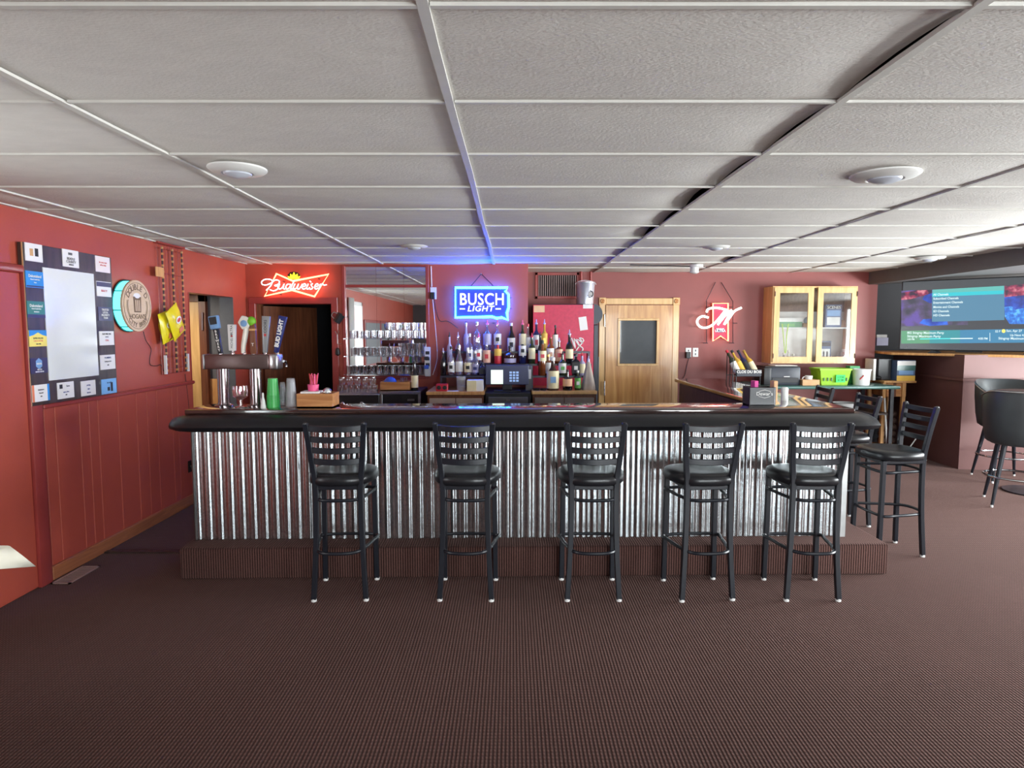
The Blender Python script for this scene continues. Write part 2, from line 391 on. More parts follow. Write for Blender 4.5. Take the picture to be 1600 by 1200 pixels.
# window with white curtain in the left wall (seen in the bar mirror)
w1 = thing('window_1', 'left window with long white curtains', None, (XL, 2.25, .7)); w1['kind'] = 'structure'
for a, b, z0, z1 in ((1.8, 1.87, .65, 2.15), (2.63, 2.7, .65, 2.15), (1.8, 2.7, 2.08, 2.15), (1.8, 2.7, .65, .72)):
    MB().box(XL - .1, XL + .03, a, b, z0, z1).build('frame', 'white_plastic', w1, bev=.005)
MB().box(XL - .08, XL - .075, 1.87, 2.63, .72, 2.08).build('pane', 'pane_glass', w1)
def curtain(name, x, y0, y1, z0, z1, mat, n=40, amp=.03, fr=9, label=None, alongx=False):
    vs = []; fs = []
    for i in range(n + 1):
        s = i / n; d = amp * math.sin(s * fr * 2 * PI)
        for z in (z0, (z0 + z1) / 2, z1): vs.append((x + d * (1.2 if z == z0 else .7), y0 + (y1 - y0) * s, z) if not alongx else (y0 + (y1 - y0) * s, x + d, z))
    for i in range(n):
        for k in (0, 1): a = i * 3 + k; fs.append((a, a + 3, a + 4, a + 1))
    o = MB().add(vs, fs).build(name, mat)
    md = o.modifiers.new('thick', 'SOLIDIFY'); md.thickness = .003
    return tag(o, label, 'curtain')
M('sheer', srgb(235, 236, 232), .8, var=.03)
MAT['sheer'].node_tree.nodes['Principled BSDF'].inputs['Transmission Weight'].default_value = .35
curtain('curtain', XL + .06, 2.66, 2.98, .4, 2.2, 'sheer', label='white curtain gathered beside the left window, seen only in the bar mirror', amp=.025, fr=5)
for k, (a, b) in enumerate(((.15, 1.55), (-1.35, -.05))):
    w = thing('window_%d' % (k + 2), 'window with a lowered grey shade', None, (XL, (a + b) / 2, .9)); w['kind'] = 'structure'
    MB().box(XL, XL + .03, a - .06, b + .06, .84, 1.82).build('frame', 'red_trim', w, bev=.006)
    MB().box(XL + .03, XL + .036, a, b, .9, 1.76).build('shade', 'grey_plastic', w)
# ---- small hall behind the left doorway
HX, HY = -4.4, 7.3
wall_h = struct('wall_hall', MB().box(HX, XL - t, HY, HY + .1, 0, 2.4).box(HX - .1, HX, 5.4, HY + .1, 0, 2.4).box(HX, XL - t, 5.4, 5.5, 0, 2.4), 'grey_plastic', smooth=False)
struct('ceiling_hall', MB().box(HX, XL - t, 5.4, HY, 2.06, 2.16), 'brown_wood', smooth=False)
MB().box(-3.40, XL - t, HY - .012, HY, 0, 1.07).build('dado_panel', 'pine', wall_h)
d2 = thing('door_2', 'maple door inside the left doorway', None, (-3.85, HY, 0)); d2['kind'] = 'structure'
p = at(300, 472, HY)
MB().box(-4.3, -3.46, HY - .05, HY - .01, 0, p.z).build('leaf', 'maple', d2, bev=.003)
for a in (-3.46, -4.39): MB().box(a, a + .08, HY - .06, HY, 0, p.z + .08).build('casing', 'brown_wood', d2, bev=.004)
MB().box(-4.39, -3.38, HY - .06, HY, p.z, p.z + .08).build('casing', 'brown_wood', d2, bev=.004)
h0, h1 = at(316, 488, HY - .07), at(316, 516, HY - .07)
MB().tube([h0, h1], .010, 8).build('pull_handle', 'brown_metal', d2)
hl = thing('added_hall_light', 'small round ceiling light added to brighten the hall behind the left doorway', 'ceiling light', (-3.75, 6.5, 2.02))  # unseen fixture, added with its lamp to brighten the dark hall
MB().lathe([(.12, .04), (.12, .025), (.09, .005), (.001, 0)], (-3.75, 6.5, 2.02), 24).build('lens', 'white_plastic', hl)
hlamp = area('added_hall_lamp', (-3.75, 6.5, 2.01), (0, 0, 0), .22, .22, 14, (1, .9, .75))  # added lamp that lifts the hall walls and maple door
# red jamb liner of the doorway
for a, m_ in ((DO0, 'red_trim'), (DO1 - .012, 'grey_plastic')): MB().box(XL - t, XL + .004, a, a + .012, 0, DZ - .001).build('jamb', m_, wall_left, smooth=False)
# ---- bar back wall with doorway and mirror niche
ox0, ox1, oz = at(400, 475, YW).x, at(518, 475, YW).x, at(450, 475, YW).z
nx0, nx1 = at(541, 500, YW).x, at(666, 500, YW).x; nz0, nz1 = at(600, 587, YW).z, at(600, 417, YW).z
ND = .016
wb = MB(); y0, y1 = YW, YW + .2
wb.box(XL, ox0, y0, y1, 0, CEIL + .1).box(ox0, ox1, y0, y1, oz, CEIL + .1).box(ox1, nx0, y0, y1, 0, CEIL + .1)
wb.box(nx0, nx1, y0, y1, 0, nz0).box(nx0, nx1, y0, y1, nz1, CEIL + .1).box(nx1, .18, y0, y1, 0, CEIL + .1).box(nx0, nx1, YW + ND, y1, nz0, nz1)
wb.box(.06, .18, y1, YD + .1, 0, CEIL + .1)
wall_back = struct('wall_back', wb, 'red_paint', smooth=False)
dc = thing('trim_3', 'red casing round the dark doorway', None, ((ox0 + ox1) / 2, YW, 0)); dc['kind'] = 'structure'
cw = .075
MB().box(ox0 - cw, ox0, YW - .03, YW, 0, oz + cw).build('casing', 'red_trim', dc, bev=.006)
MB().box(ox1, ox1 + cw, YW - .03, YW, 0, oz + cw).build('casing', 'red_trim', dc, bev=.006)
MB().box(ox0 - cw, ox1 + cw, YW - .032, YW, oz, oz + cw).build('casing', 'red_trim', dc, bev=.006)
# dark back room behind that doorway
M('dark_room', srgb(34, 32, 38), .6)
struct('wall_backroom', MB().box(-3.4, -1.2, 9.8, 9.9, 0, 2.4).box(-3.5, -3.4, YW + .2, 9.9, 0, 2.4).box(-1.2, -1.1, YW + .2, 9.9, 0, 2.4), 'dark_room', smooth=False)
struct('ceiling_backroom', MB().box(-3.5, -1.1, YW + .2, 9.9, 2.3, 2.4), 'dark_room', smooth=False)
d4 = thing('door_3', 'brown wooden door standing open into the dark back room', None, (ox0 + .02, YW + .2, 0)); d4['kind'] = 'structure'
a0, a1 = Vector((ox0 + .03, YW + .06, 0)), Vector((ox0 + .42, YW + .78, 0)); dv = (a1 - a0).normalized(); nv = dv.cross(Z)
MB().prism([(0, .01), ((a1 - a0).length, .01), ((a1 - a0).length, oz - .02), (0, oz - .02)], a0, dv, Z, nv * .04).build('leaf', 'brown_wood', d4)
MB().box(ox0, ox0 + .035, YW + .01, YW + .12, 0, oz).build('jamb', 'brown_wood', d4)
kp = at(427, 522, YW + .6); MB().sphere(kp, .028, n=10, m=6).build('knob', 'chrome', d4)
fz = thing('upright_cooler', 'dark upright cooler in the unlit back room behind the open brown door', 'cooler', (-1.75, 9.2, 0))
MB().box(-2.1, -1.35, 9.0, 9.7, 0, 1.75).build('body', 'black_plastic', fz, bev=.02); MB().box(-2.06, -1.39, 8.96, 9.0, .1, 1.7).build('door', 'grey_plastic', fz, bev=.01)
MB().tube([(-2.0, 8.93, .7), (-2.0, 8.93, 1.2)], .012).build('handle', 'steel', fz)
# mirror niche: frame, mirrors, glass shelves
mr = thing('wall_mirror', 'red framed bar mirror in three panels with glass shelves of drinking glasses', 'mirror', ((nx0 + nx1) / 2, YW, nz0))
fw = .035
for a, b, c, d in ((nx0 - fw, nx0, nz0 - fw, nz1 + fw * .4), (nx1, nx1 + fw, nz0 - fw, nz1 + fw * .4), (nx0, nx1, nz0 - fw, nz0), (nx0, nx1, nz1, nz1 + fw * .4)):
    MB().box(a, b, YW - .03, YW, c, d).build('frame', 'red_trim', mr, bev=.004)
sx = [nx0, at(589, 500, YW + ND).x, at(632, 500, YW + ND).x, nx1]
zb = at(600, 447, YW + ND - .02).z
for a, b in zip(sx[:-1], sx[1:]):
    MB().box(a + .001, b - .001, YW + ND - .012, YW + ND - .002, nz0, zb - .016).build('mirror_panel', 'mirror', mr, smooth=False)
    MB().box(a + .001, b - .001, YW + ND - .012, YW + ND - .002, zb + .016, nz1).build('mirror_panel', 'mirror', mr, smooth=False)
MB().box(nx0, nx1, YW - .012, YW + ND, zb - .016, zb + .016).build('cross_rail', 'red_trim', mr, bev=.004)
SHZ = [at(600, v, YW - .13).z for v in (585, 556.5, 529)]
for z in SHZ: MB().box(nx0 + .002, nx1 - .002, YW - .15, YW + ND - .014, z - .008, z).build('glass_shelf', 'clear_glass', mr)
# ---- door wall
struct('wall_door', MB().box(.18, 4.72, YD, YD + .15, 0, CEIL + .1).box(4.62, 4.72, YD + .15, 9.0, 0, CEIL + .1), 'maroon_paint', smooth=False)
d3 = thing('door_4', 'maple veneer door with a square window', None, (at(1000, 600, YD).x, YD, 0)); d3['kind'] = 'structure'
dx0, dx1 = at(946, 500, YD).x, at(1050, 500, YD).x; dz = at(1000, 477, YD).z
wx0, wx1 = at(968, 500, YD).x, at(1025, 500, YD).x; wz0, wz1 = at(1000, 568, YD).z, at(1000, 501, YD).z
lf = MB(); a, b = YD - .04, YD - .004
lf.box(dx0, wx0, a, b, .01, dz).box(wx1, dx1, a, b, .01, dz).box(wx0, wx1, a, b, wz1, dz).box(wx0, wx1, a, b, .01, wz0)
leaf = lf.build('leaf', 'maple_red', d3, smooth=False)
M('door_glass', srgb(92, 95, 98), .03, var=.05, spec=.5)
MB().box(wx0, wx1, YD - .025, YD - .018, wz0, wz1).build('pane', 'door_glass', leaf)
for q in ((wx0 - .03, wx1 + .03, wz1, wz1 + .03), (wx0 - .03, wx1 + .03, wz0 - .03, wz0), (wx0 - .03, wx0, wz0, wz1), (wx1, wx1 + .03, wz0, wz1)):
    MB().box(q[0], q[1], YD - .052, YD - .036, q[2], q[3]).build('window_bead', 'maple', leaf, bev=.004)
cw = .085
MB().box(dx0 - cw, dx0 - .004, YD - .03, YD, 0, dz + .01).build('casing', 'maple', d3, bev=.005)
MB().box(dx1 + .004, dx1 + cw, YD - .03, YD, 0, dz + .01).build('casing', 'maple', d3, bev=.005)
MB().box(dx0, dx1, YD - .03, YD, dz + .01, dz + .09).build('casing', 'maple', d3, bev=.005)
for x in (dx0 - cw / 2 - .002, dx1 + cw / 2 + .002):
    rb = MB().box(x - .045, x + .045, YD - .036, YD, dz + .005, dz + .098).build('rosette_block', 'maple', d3, bev=.004)
    MB().lathe([(.03, 0), (.03, -.006), (.02, -.01), (.012, -.006), (.001, -.012)], (x, YD - .036, dz + .052), 14, 'y').build('rosette', 'oak_box', rb)
for v0, v1 in ((491, 510), (596, 618)):
    MB().tube([at(944.5, v0, YD - .06), at(944.5, v1, YD - .06)], .011, 8).build('pull_handle' if v0 < 500 else 'hinge', 'chrome', d3)
struct('baseboard_back', MB().box(dx1 + cw, 4.72, YD - .02, YD, 0, .1), 'base_wood', bev=.004)
# outlets on the door wall
def outlet(name, u0, u1, v0, v1, Y, label, slots=True):
    a, b = at(u0, v1, Y), at(u1, v0, Y)
    o = thing(name, label, 'outlet', ((a.x + b.x) / 2, Y, a.z))
    MB().box(a.x, b.x, Y - .008, Y, a.z, b.z).build('plate', 'white_plastic', o, bev=.002)
    if slots:
        for k in (.3, .7): MB().box(a.x * .6 + b.x * .4, a.x * .4 + b.x * .6, Y - .011, Y - .007, a.z + (b.z - a.z) * k - .012, a.z + (b.z - a.z) * k + .012).build('socket', 'grey_plastic', o)
    return o
outlet('wall_outlet', 1071, 1080, 543.5, 558, YD, 'white wall outlet with a black adapter, between door and neon sign')
outlet('wall_outlet', 1082, 1091, 543.5, 557.5, YD, 'empty white wall outlet right of the black adapter')
a, b = at(1072, 560, YD - .05), at(1079, 550, YD - .05)
pa = thing('power_adapter', 'black power adapter plugged in right of the maple door', 'adapter', (a.x, YD, a.z))
MB().box(a.x, b.x, YD - .06, YD - .012, a.z, b.z).build('body', 'black_plastic', pa, bev=.004)
MB().tube(smoothpath([at(1076, 560, YD - .03), at(1073, 572, YD - .02), at(1069, 588, YD - .03), at(1060, 598, YD - .03)]), .004, 6).build('cable', 'black_plastic', pa)
# vent grille and pipes in the recess
gv = thing('air_vent', 'brown metal air vent grille high above the red cooler', 'vent', (at(869, 466, YD).x, YD, at(869, 466, YD).z))
a, b = at(836, 467, YD), at(905, 426, YD)
M('vent_dark', srgb(30, 26, 26), .8)
MB().box(a.x, b.x, YD - .006, YD - .001, a.z, b.z).build('backing', 'vent_dark', gv)
for q in ((a.x, b.x, b.z - .035, b.z), (a.x, b.x, a.z, a.z + .035), (a.x, a.x + .035, a.z, b.z), (b.x - .035, b.x, a.z, b.z)):
    MB().box(q[0], q[1], YD - .022, YD, q[2], q[3]).build('frame', 'red_trim', gv, bev=.004)
M('slat_metal', srgb(150, 128, 126), .45, .3)
for k in range(18):
    x = a.x + .05 + (b.x - a.x - .1) * k / 17
    MB().box(x - .005, x + .005, YD - .02, YD - .006, a.z + .035, b.z - .035).build('slat', 'slat_metal', gv, smooth=False)
for u, lab in ((908, 'thin red pipe dropping from the ceiling at the vent side of the bucket'), (923, 'thin red pipe dropping from the ceiling at the door side of the bucket')):
    c = at(u, 424, YD - .1)
    pp = MB().tube([(c.x, YD - .1, CEIL), (c.x, YD - .1, 1.0)], .018, 8).build('ceiling_pipe', 'red_trim'); tag(pp, lab, 'pipe', 'red pipes behind the bucket')
# ---- screen corner: dark rear wall, red ledge block
struct('wall_corner', MB().box(4.62, XR + .1, 8.9, 9.0, 0, 2.36), 'dark_room', smooth=False)
pts = [(5.2, 7.5), (7.2, 7.2), (7.2, 8.9), (5.2, 8.9)]
lw = struct('wall_ledge', MB().prism(pts, (0, 0, 0), X, Y_, (0, 0, 1.33)), 'ledge_paint', smooth=False)
MB().prism([(5.17, 7.46), (7.2, 7.16), (7.2, 7.21), (5.21, 7.51), (5.21, 8.9), (5.17, 8.9)], (0, 0, 1.03), X, Y_, (0, 0, .03)).build('band_moulding', 'ledge_paint', lw, smooth=False)
# ---- rear and right wall with the windows that light the room
rw = MB(); y0, y1 = YB - .15, YB
rw.box(XL - .14, 1.3, y0, y1, 0, CEIL + .1).box(3.7, 5.05, y0, y1, 0, CEIL + .1).box(6.95, XR + .1, y0, y1, 0, CEIL + .1)
for a, b in ((1.3, 3.7), (5.05, 6.95)): rw.box(a, b, y0, y1, 0, .12).box(a, b, y0, y1, 2.18, CEIL + .1)
struct('wall_rear', rw, 'dark_paint', smooth=False)
sw = MB()
sw.box(XR, XR + .15, YB, 2.2, 0, CEIL + .1).box(XR, XR + .15, 6.6, 9.0, 0, CEIL + .1).box(XR, XR + .15, 2.2, 6.6, 0, .5).box(XR, XR + .15, 2.2, 6.6, 2.1, CEIL + .1)
struct('wall_right', sw, 'maroon_paint', smooth=False)
for k, (a, b) in enumerate(((1.3, 3.7), (5.05, 6.95))):
    w4 = thing('window_%d' % (4 + k), 'tall rear window', None, ((a + b) / 2, YB, .12)); w4['kind'] = 'structure'
    for f in (0, 1 / 3, 2 / 3, 1): x = a + (b - a - .05) * f; MB().box(x, x + .05, YB - .12, YB - .02, .12, 2.18).build('mullion', 'white_plastic', w4)
    for z in (.12, 2.13): MB().box(a, b, YB - .12, YB - .02, z, z + .05).build('rail', 'white_plastic', w4)
    MB().box(a, b, YB - .075, YB - .07, .12, 2.18).build('pane', 'pane_glass', w4)
w5 = thing('window_6', 'row of windows in the right wall', None, (XR, 4.4, .5)); w5['kind'] = 'structure'
for y in (2.2, 3.65, 5.1, 6.55): MB().box(XR + .02, XR + .12, y, y + .05, .5, 2.1).build('mullion', 'white_plastic', w5)
for z in (.5, 2.05): MB().box(XR + .02, XR + .12, 2.2, 6.6, z, z + .05).build('rail', 'white_plastic', w5)
MB().box(XR + .07, XR + .075, 2.2, 6.6, .5, 2.1).build('pane', 'pane_glass', w5)
# ================================================================== the bar
BT = 1.10                                   # bar top height
BA = math.radians(1.1); BP = Vector((0, 4.32, 0))
def skew(root):                             # the bar stands a little out of square with the room
    R = Matrix.Rotation(BA, 3, 'Z'); root.location = R @ (root.location - BP) + BP; root.rotation_euler.z += BA
    return root
x0, x1, yf, yr = -2.12, 2.27, 4.32, 6.9
SH = .21
st = MB().prism([(-2.16, 4.16), (2.49, 4.16), (2.49, yr), (1.7, yr), (1.7, 4.75), (-2.16, 4.75)], (0, 0, 0), X, Y_, (0, 0, SH))
st = struct('floor_step', st, 'carpet', bev=.018, seg=2); tag(st, 'carpeted step the bar stands on'); skew(st)
bar = thing('bar_counter', 'long bar front clad in corrugated galvanised metal sheets', 'bar', (0, yf, SH))
b = MB().prism([(x0 + .01, yf + .03), (x1 - .03, yf + .03), (x1 - .03, yr - .05), (1.82, yr - .05), (1.82, 4.62), (x0 + .01, 4.62)], (0, 0, SH), X, Y_, (0, 0, BT - .05 - SH))
b.build('carcass', 'dark_laminate', bar, smooth=False)
PIT = .0742
def sheet(p0, ex, nrm, L, z0, z1, lap):
    fr = []; k = 0
    while k * PIT < L - 1e-6:
        for q in range(16):
            f = q / 16                           # flat crest, rounded flank, flat valley, rounded flank
            if f < .22: h = 1
            elif f < .50: h = math.cos((f - .22) / .28 * PI)
            elif f < .72: h = -1
            else: h = -math.cos((f - .72) / .28 * PI)
            s_ = (k + f) * PIT
            if s_ <= L: fr.append(p0 + ex * s_ + nrm * (h * .0038 + lap))
        k += 1
    fr.append(p0 + ex * L + nrm * (.0038 + lap)); n = len(fr) - 1
    m = MB(); vs = []
    for p in fr: vs += [p + Z * z0, p + Z * z1]
    m.add(vs, [(2 * i, 2 * i + 2, 2 * i + 3, 2 * i + 1) for i in range(n)])
    o = m.build('corrugated_sheet', 'galvanised', bar, ang=60); q = o.modifiers.new('thick', 'SOLIDIFY'); q.thickness = .002; q.offset = -1; q.use_rim = False
nS = 5; LS = PIT * 12
k = 0; xs = x0
while xs < x1 - .01:
    L = min(LS, x1 - xs); sheet(Vector((xs, yf + .012, 0)), X, -Y_, L, SH + .004, BT - .03, .001 * (k % 2)); xs += LS - (.0 if k else 0); k += 1
ys_ = yf + .02
while ys_ < yr - .1:
    L = min(LS, yr - .05 - ys_); sheet(Vector((x1 - .012, ys_, 0)), Y_, X, L, SH + .004, BT - .03, .001); ys_ += LS
M('corner_metal', srgb(200, 204, 204), .35, .9)
MB().box(x1 - .03, x1 + .006, yf - .006, yf - .003, SH, BT - .03).box(x1 + .003, x1 + .006, yf - .006, yf + .03, SH, BT - .03).build('corner_strip', 'corner_metal', bar, smooth=False)
MB().box(x0 - .002, x0 + .004, yf - .012, 4.62, SH, BT - .03).build('end_panel', 'dark_laminate', bar, smooth=False)
for zz in (.55, .82): MB().box(1.80, 1.83, 4.7, yr - .1, zz - .012, zz + .012).build('shelf_lip', 'brown_wood', bar)
skew(bar)
top = thing('bar_countertop', 'glossy dark wood bar top with padded black vinyl armrest', 'bar top', (0, yf, BT))
MB().prism([(x0 - .01, 4.25), (x1, 4.25), (x1, yr), (1.78, yr), (1.78, 4.6), (x0 - .01, 4.6)], (0, 0, BT - .034), X, Y_, (0, 0, .034)).build('slab', 'bar_wood', top, bev=.006, seg=2)
prof = [(.0, -.012), (.06, -.008), (.11, -.022), (.155, -.048), (.172, -.075), (.160, -.098), (.11, -.112), (.04, -.118), (-.04, -.118)]
def armrest(path):
    n = len(path); vs = []; K = len(prof)
    for i, (p, nv, sc) in enumerate(path):
        for d, z in prof:
            vs.append(Vector((p[0], p[1], 0)) + Vector((nv[0], nv[1], 0)) * (d * sc if d > 0 else d) + Z * (BT - .02 + (z if sc == 1 else -.07 + (z + .07) * sc)))
    fs = []
    for i in range(n - 1):
        for j in range(K): a = i * K + j; b2 = i * K + (j + 1) % K; fs.append((a, b2, b2 + K, a + K))
    fs += [tuple(range(K)), tuple((n - 1) * K + j for j in range(K))[::-1]]
    return MB().add(vs, fs)
ax = [((-2.205, 4.27), (0, -1), .35), ((-2.185, 4.27), (0, -1), .7), ((-2.13, 4.27), (0, -1), .92), ((-2.05, 4.27), (0, -1), 1)]
ax += [((-2.0 + 4.2 * i / 9, 4.27), (0, -1), 1) for i in range(1, 10)] + [((2.25, 4.27), (.05, -1), 1), ((2.262, 4.275), (.7, -.85), .98), ((2.27, 4.29), (1, -.1), 1), ((2.27, 5.5), (1, 0), 1), ((2.27, yr), (1, 0), 1)]
armrest(ax).build('armrest', 'black_vinyl', top, ang=50)
skew(top)
# ------------------------------------------------------------------ bar stools
def make_stool():
    r = thing('bar_stool', '', 'stool', (0, 0, 0), 'black ladder back bar stools')
    def leg(s, front):
        if front: pts = [(s * .165, .168, .012), (s * .158, .155, .7)]
        else: pts = [(s * .155, -.165, .012), (s * .137, -.150, .35), (s * .132, -.148, .68), (s * .148, -.165, .86), (s * .168, -.205, 1.078)]
        P = smoothpath(pts, 5) if not front else pts
        MB().tube(P, .0215, 4).build('leg', 'black_metal', r, bev=.003)
        e = P[0]; g = Vector(e)
        MB().lathe([(.0165, -.012), (.0165, .004), (.010, .012)], g, 10).build('foot_glide', 'white_plastic', r)
        if not front: MB().lathe([(.013, -.004), (.013, .003), (.006, .006)], P[-1], 8).build('end_cap', 'black_metal', r)
    for s in (-1, 1): leg(s, True); leg(s, False)
    def slat(zc, hw, h, yb, bow):
        vs = []; fs = []; n = 8
        for i in range(n + 1):
            a = -1 + 2 * i / n; y = yb - bow * (1 - a * a)
            for dy, dz in ((-.006, -h / 2), (.006, -h / 2), (.006, h / 2), (-.006, h / 2)): vs.append((a * hw, y + dy, zc + dz - .006 * (1 - a * a)))
        for i in range(n):
            for j in range(4): fs.append((i * 4 + j, i * 4 + (j + 1) % 4, i * 4 + 4 + (j + 1) % 4, i * 4 + 4 + j))
        fs += [(0, 3, 2, 1), (n * 4, n * 4 + 1, n * 4 + 2, n * 4 + 3)]
        return MB().add(vs, fs)
    for k, (z, hw, y) in enumerate(((1.050, .160, -.199), (.985, .154, -.187), (.918, .147, -.175), (.850, .140, -.164))):
        slat(z, hw, .036, y, .02).build('crest_rail' if k == 0 else 'back_slat', 'black_metal', r, bev=.003)
    # seat: waterfall pad, wider at the front
    out = []
    for i in range(28):
        a = 2 * PI * i / 28; c, s = math.cos(a), math.sin(a)
        w = .205 if s > 0 else .172 + .033 * (1 + s)
        q = 3.2
        rr = (abs(c) ** q + abs(s) ** q) ** (-1 / q)
        out.append((w * c * rr, .01 + .2 * s * rr))
    prf = [(.94, .700), (1.0, .712), (1.0, .737), (.975, .752), (.9, .763), (.7, .768), (.4, .765), (.02, .762)]
    vs = []; n = len(out)
    for k, z in prf: vs += [(a * k, b * k, z) for a, b in out]
    fs = [(i * n + j, i * n + (j + 1) % n, (i + 1) * n + (j + 1) % n, (i + 1) * n + j) for i in range(len(prf) - 1) for j in range(n)] + [tuple(range(n))[::-1], tuple((len(prf) - 1) * n + j for j in range(n))]
    MB().add(vs, fs).build('seat', 'black_vinyl', r, ang=60)
    MB().box(-.15, .15, -.15, .155, .672, .70).build('seat_frame', 'black_metal', r, bev=.004)
    def ring(z, bulge, fx, bx, fy, by):
        pts = [(fx, fy, z), (-fx, fy, z)] + [(-fx - .012, (fy + by) / 2 + .05, z), (-bx - .004, by + .03, z)]
        pts += [(-bx * .75, by - bulge * .62, z), (-bx * .3, by - bulge, z), (bx * .3, by - bulge, z), (bx * .75, by - bulge * .62, z), (bx + .004, by + .03, z), (fx + .012, (fy + by) / 2 + .05, z)]
        return MB().tube(smoothpath(pts, 4, True), .0105, 8, True)
    ring(.305, .055, .158, .132, .162, -.155).build('foot_ring', 'black_metal', r)
    ring(.615, .03, .15, .125, .155, -.148).build('seat_ring', 'black_metal', r)
    return r
stool = make_stool()
FEET = [((488, 940), (575, 938), (504.6, 907.5), (593, 904.7), 'black ladder-back bar stool nearest the beer taps, first from the left at the bar'),
        ((685, 938.7), (769.6, 938.7), (693, 906), (777, 905.6), 'black ladder-back bar stool second from the left, below the blue neon sign'),
        ((883, 933), (967, 933), (873.5, 900.5), (957, 900.5), 'black ladder-back bar stool in the middle of the five along the bar front'),
        ((1059, 934.5), (1143.6, 933), (1028.8, 902.5), (1114.4, 900.5), 'black ladder-back bar stool fourth from the left along the bar front'),
        ((1219, 933), (1307, 934), (1183, 901), (1271.7, 900.5), 'black ladder-back bar stool fifth from the left, last before the bar corner')]
for i, (a, b, c, d, lab) in enumerate(FEET):
    A, B, C, D = [atz(*q, .0) for q in (a, b, c, d)]
    ce = (A + B + C + D) / 4; fr = ((C + D) - (A + B)) / 2
    ce.y = min(ce.y, 3.955)
    put(stool, (ce.x, ce.y, 0), math.atan2(-fr.x, fr.y) * .9, lab, first=(i == 0))
for (x, y, rz, lab) in ((2.765, 4.70, PI / 2 + .05, 'black ladder-back bar stool turned sideways just round the bar corner'),
                        (2.775, 5.42, PI / 2, 'black ladder-back bar stool second along the right side of the bar, partly hidden'),
                        (2.78, 6.2, PI / 2 - .05, 'black ladder-back bar stool farthest along the right side of the bar, before the green table')):
    put(stool, (x, y, 0), rz, lab)
# ================================================================== things on the bar top
def onbar(u, Y): p = at(u, 640, Y); p.z = BT; return p
# beer tower
M('column_metal', srgb(150, 140, 142), .2, 1, var=.05)
TY = 4.42
sc = TY / F                                            # metres per pixel near the tower
c = onbar(376, TY)
tw = thing('beer_tower', 'bronze and chrome beer tap tower on two columns with six taps', 'beer tap', c)
hb0, hb1 = at(317, 577, TY - .05), at(420, 554, TY - .05); he = at(434, 560, TY - .05)
MB().box(hb0.x + .012, hb1.x, TY - .055, TY + .055, hb0.z, hb1.z).build('head', 'brown_metal', tw, bev=.012, seg=2)
MB().box(hb0.x - .004, hb0.x + .014, TY - .057, TY + .057, hb0.z - .003, hb1.z + .002).build('end_cap', 'steel', tw, bev=.008, seg=2)
MB().box(hb1.x - .002, he.x, TY - .057, TY + .057, hb0.z - .003, hb1.z + .002).build('end_cap', 'steel', tw, bev=.012, seg=2)
for u in (350.5, 400.5):
    q = onbar(u, TY)
    MB().lathe([(.06, 0), (.06, .008), (.042, .014), (.038, .03), (.038, hb0.z - BT)], q, 20).build('column', 'column_metal', tw)
hz = hb1.z
def tap(u, name='tap_stem'):
    p = at(u, 554, TY - .02); p.z = hz
    MB().lathe([(.012, -.005), (.012, .012), (.007, .018), (.007, .04)], p, 10).build(name, 'chrome', tw); return p
for u in (346, 363, 381, 396, 413, 431):
    p = at(u, 560, TY - .09); z = hb0.z
    MB().tube(smoothpath([(p.x, TY + .05, z + .05), (p.x, TY + .09, z + .045), (p.x, TY + .105, z + .03), (p.x, TY + .108, z + .008)], 4), .009, 8).build('spout', 'chrome', tw)
def handle_frame(ub, vb, ut, vt):
    a, b = at(ub, vb, TY - .02), at(ut, vt, TY - .02); ey = (b - a); L = ey.length; ey.normalize(); ex = ey.cross(Y_).normalized()
    if ex.x < 0: ex = -ex
    return a, b, ex, ey, L
PX = 1020 / TY
def paddle(ub, vb, ut, vt, wb, wt, mat, d=.026, bev=.004):
    a, b, ex, ey, L = handle_frame(ub, vb, ut, vt); wb /= PX * 2; wt /= PX * 2
    o = MB().prism([(-wb, 0), (wb, 0), (wt, L), (-wt, L)], a - Y_ * d / 2, ex, ey, Y_ * d).build('tap_handle', mat, tw, bev=bev, seg=2)
    return o, a, b, ex, ey, L
M('navy', srgb(30, 40, 105), .35); M('silver_grey', srgb(150, 152, 154), .35, .3); M('bone', srgb(232, 228, 216), .4); M('hop_green', srgb(120, 190, 40), .5)
M('tap_black', srgb(30, 30, 34), .4); M('light_blue', srgb(120, 160, 205), .4)
for u in (345, 364, 382, 396, 414, 433): tap(u)
o, a, b, ex, ey, L = paddle(345, 553, 337.5, 514, 6, 8, 'tap_black')
for k, ch in enumerate('BREWERY'): text(ch, .022, a + ey * L * (.9 - .125 * k) - Y_ * .0145, ex, ey, 'paper', o, off=.0006)
o2 = MB().prism([(-.031, 0), (.029, 0), (.031, .088), (-.033, .088)], b - Y_ * .02, ex, ey, Y_ * .04).build('tap_handle', 'light_blue', tw, bev=.006, seg=2)
MB().prism([(-.024, .03), (.022, .03), (.024, .08), (-.026, .08)], b - Y_ * .022, ex, ey, Y_ * .004).build('badge', 'tap_black', o2)
o, a, b, ex, ey, L = paddle(363.5, 548, 362.5, 507, 11, 13.5, 'white_plastic', .018)
text('MICHELOB', .021, a + ey * L * .38 - Y_ * .0095, ey, -ex, 'ink', o); text('ULTRA', .022, a + ey * L * .78 - Y_ * .0095, ey, -ex, 'ink', o)
MB().prism([(-.005, -.005), (.005, -.005), (.005, .005), (-.005, .005)], a + ey * L * .56 - Y_ * .0102, ex, ey, Y_ * .001).build('badge', 'ink_red', o)
pts = [at(u, v, TY - .02) for u, v in ((380, 552), (380.5, 540), (383, 525), (385.5, 508), (384.5, 497))]
o = MB().tube(smoothpath(pts, 4), [.013 + .005 * math.sin(k / 16 * 2.4) for k in range(17)], 10).build('tap_handle', 'bone', tw)
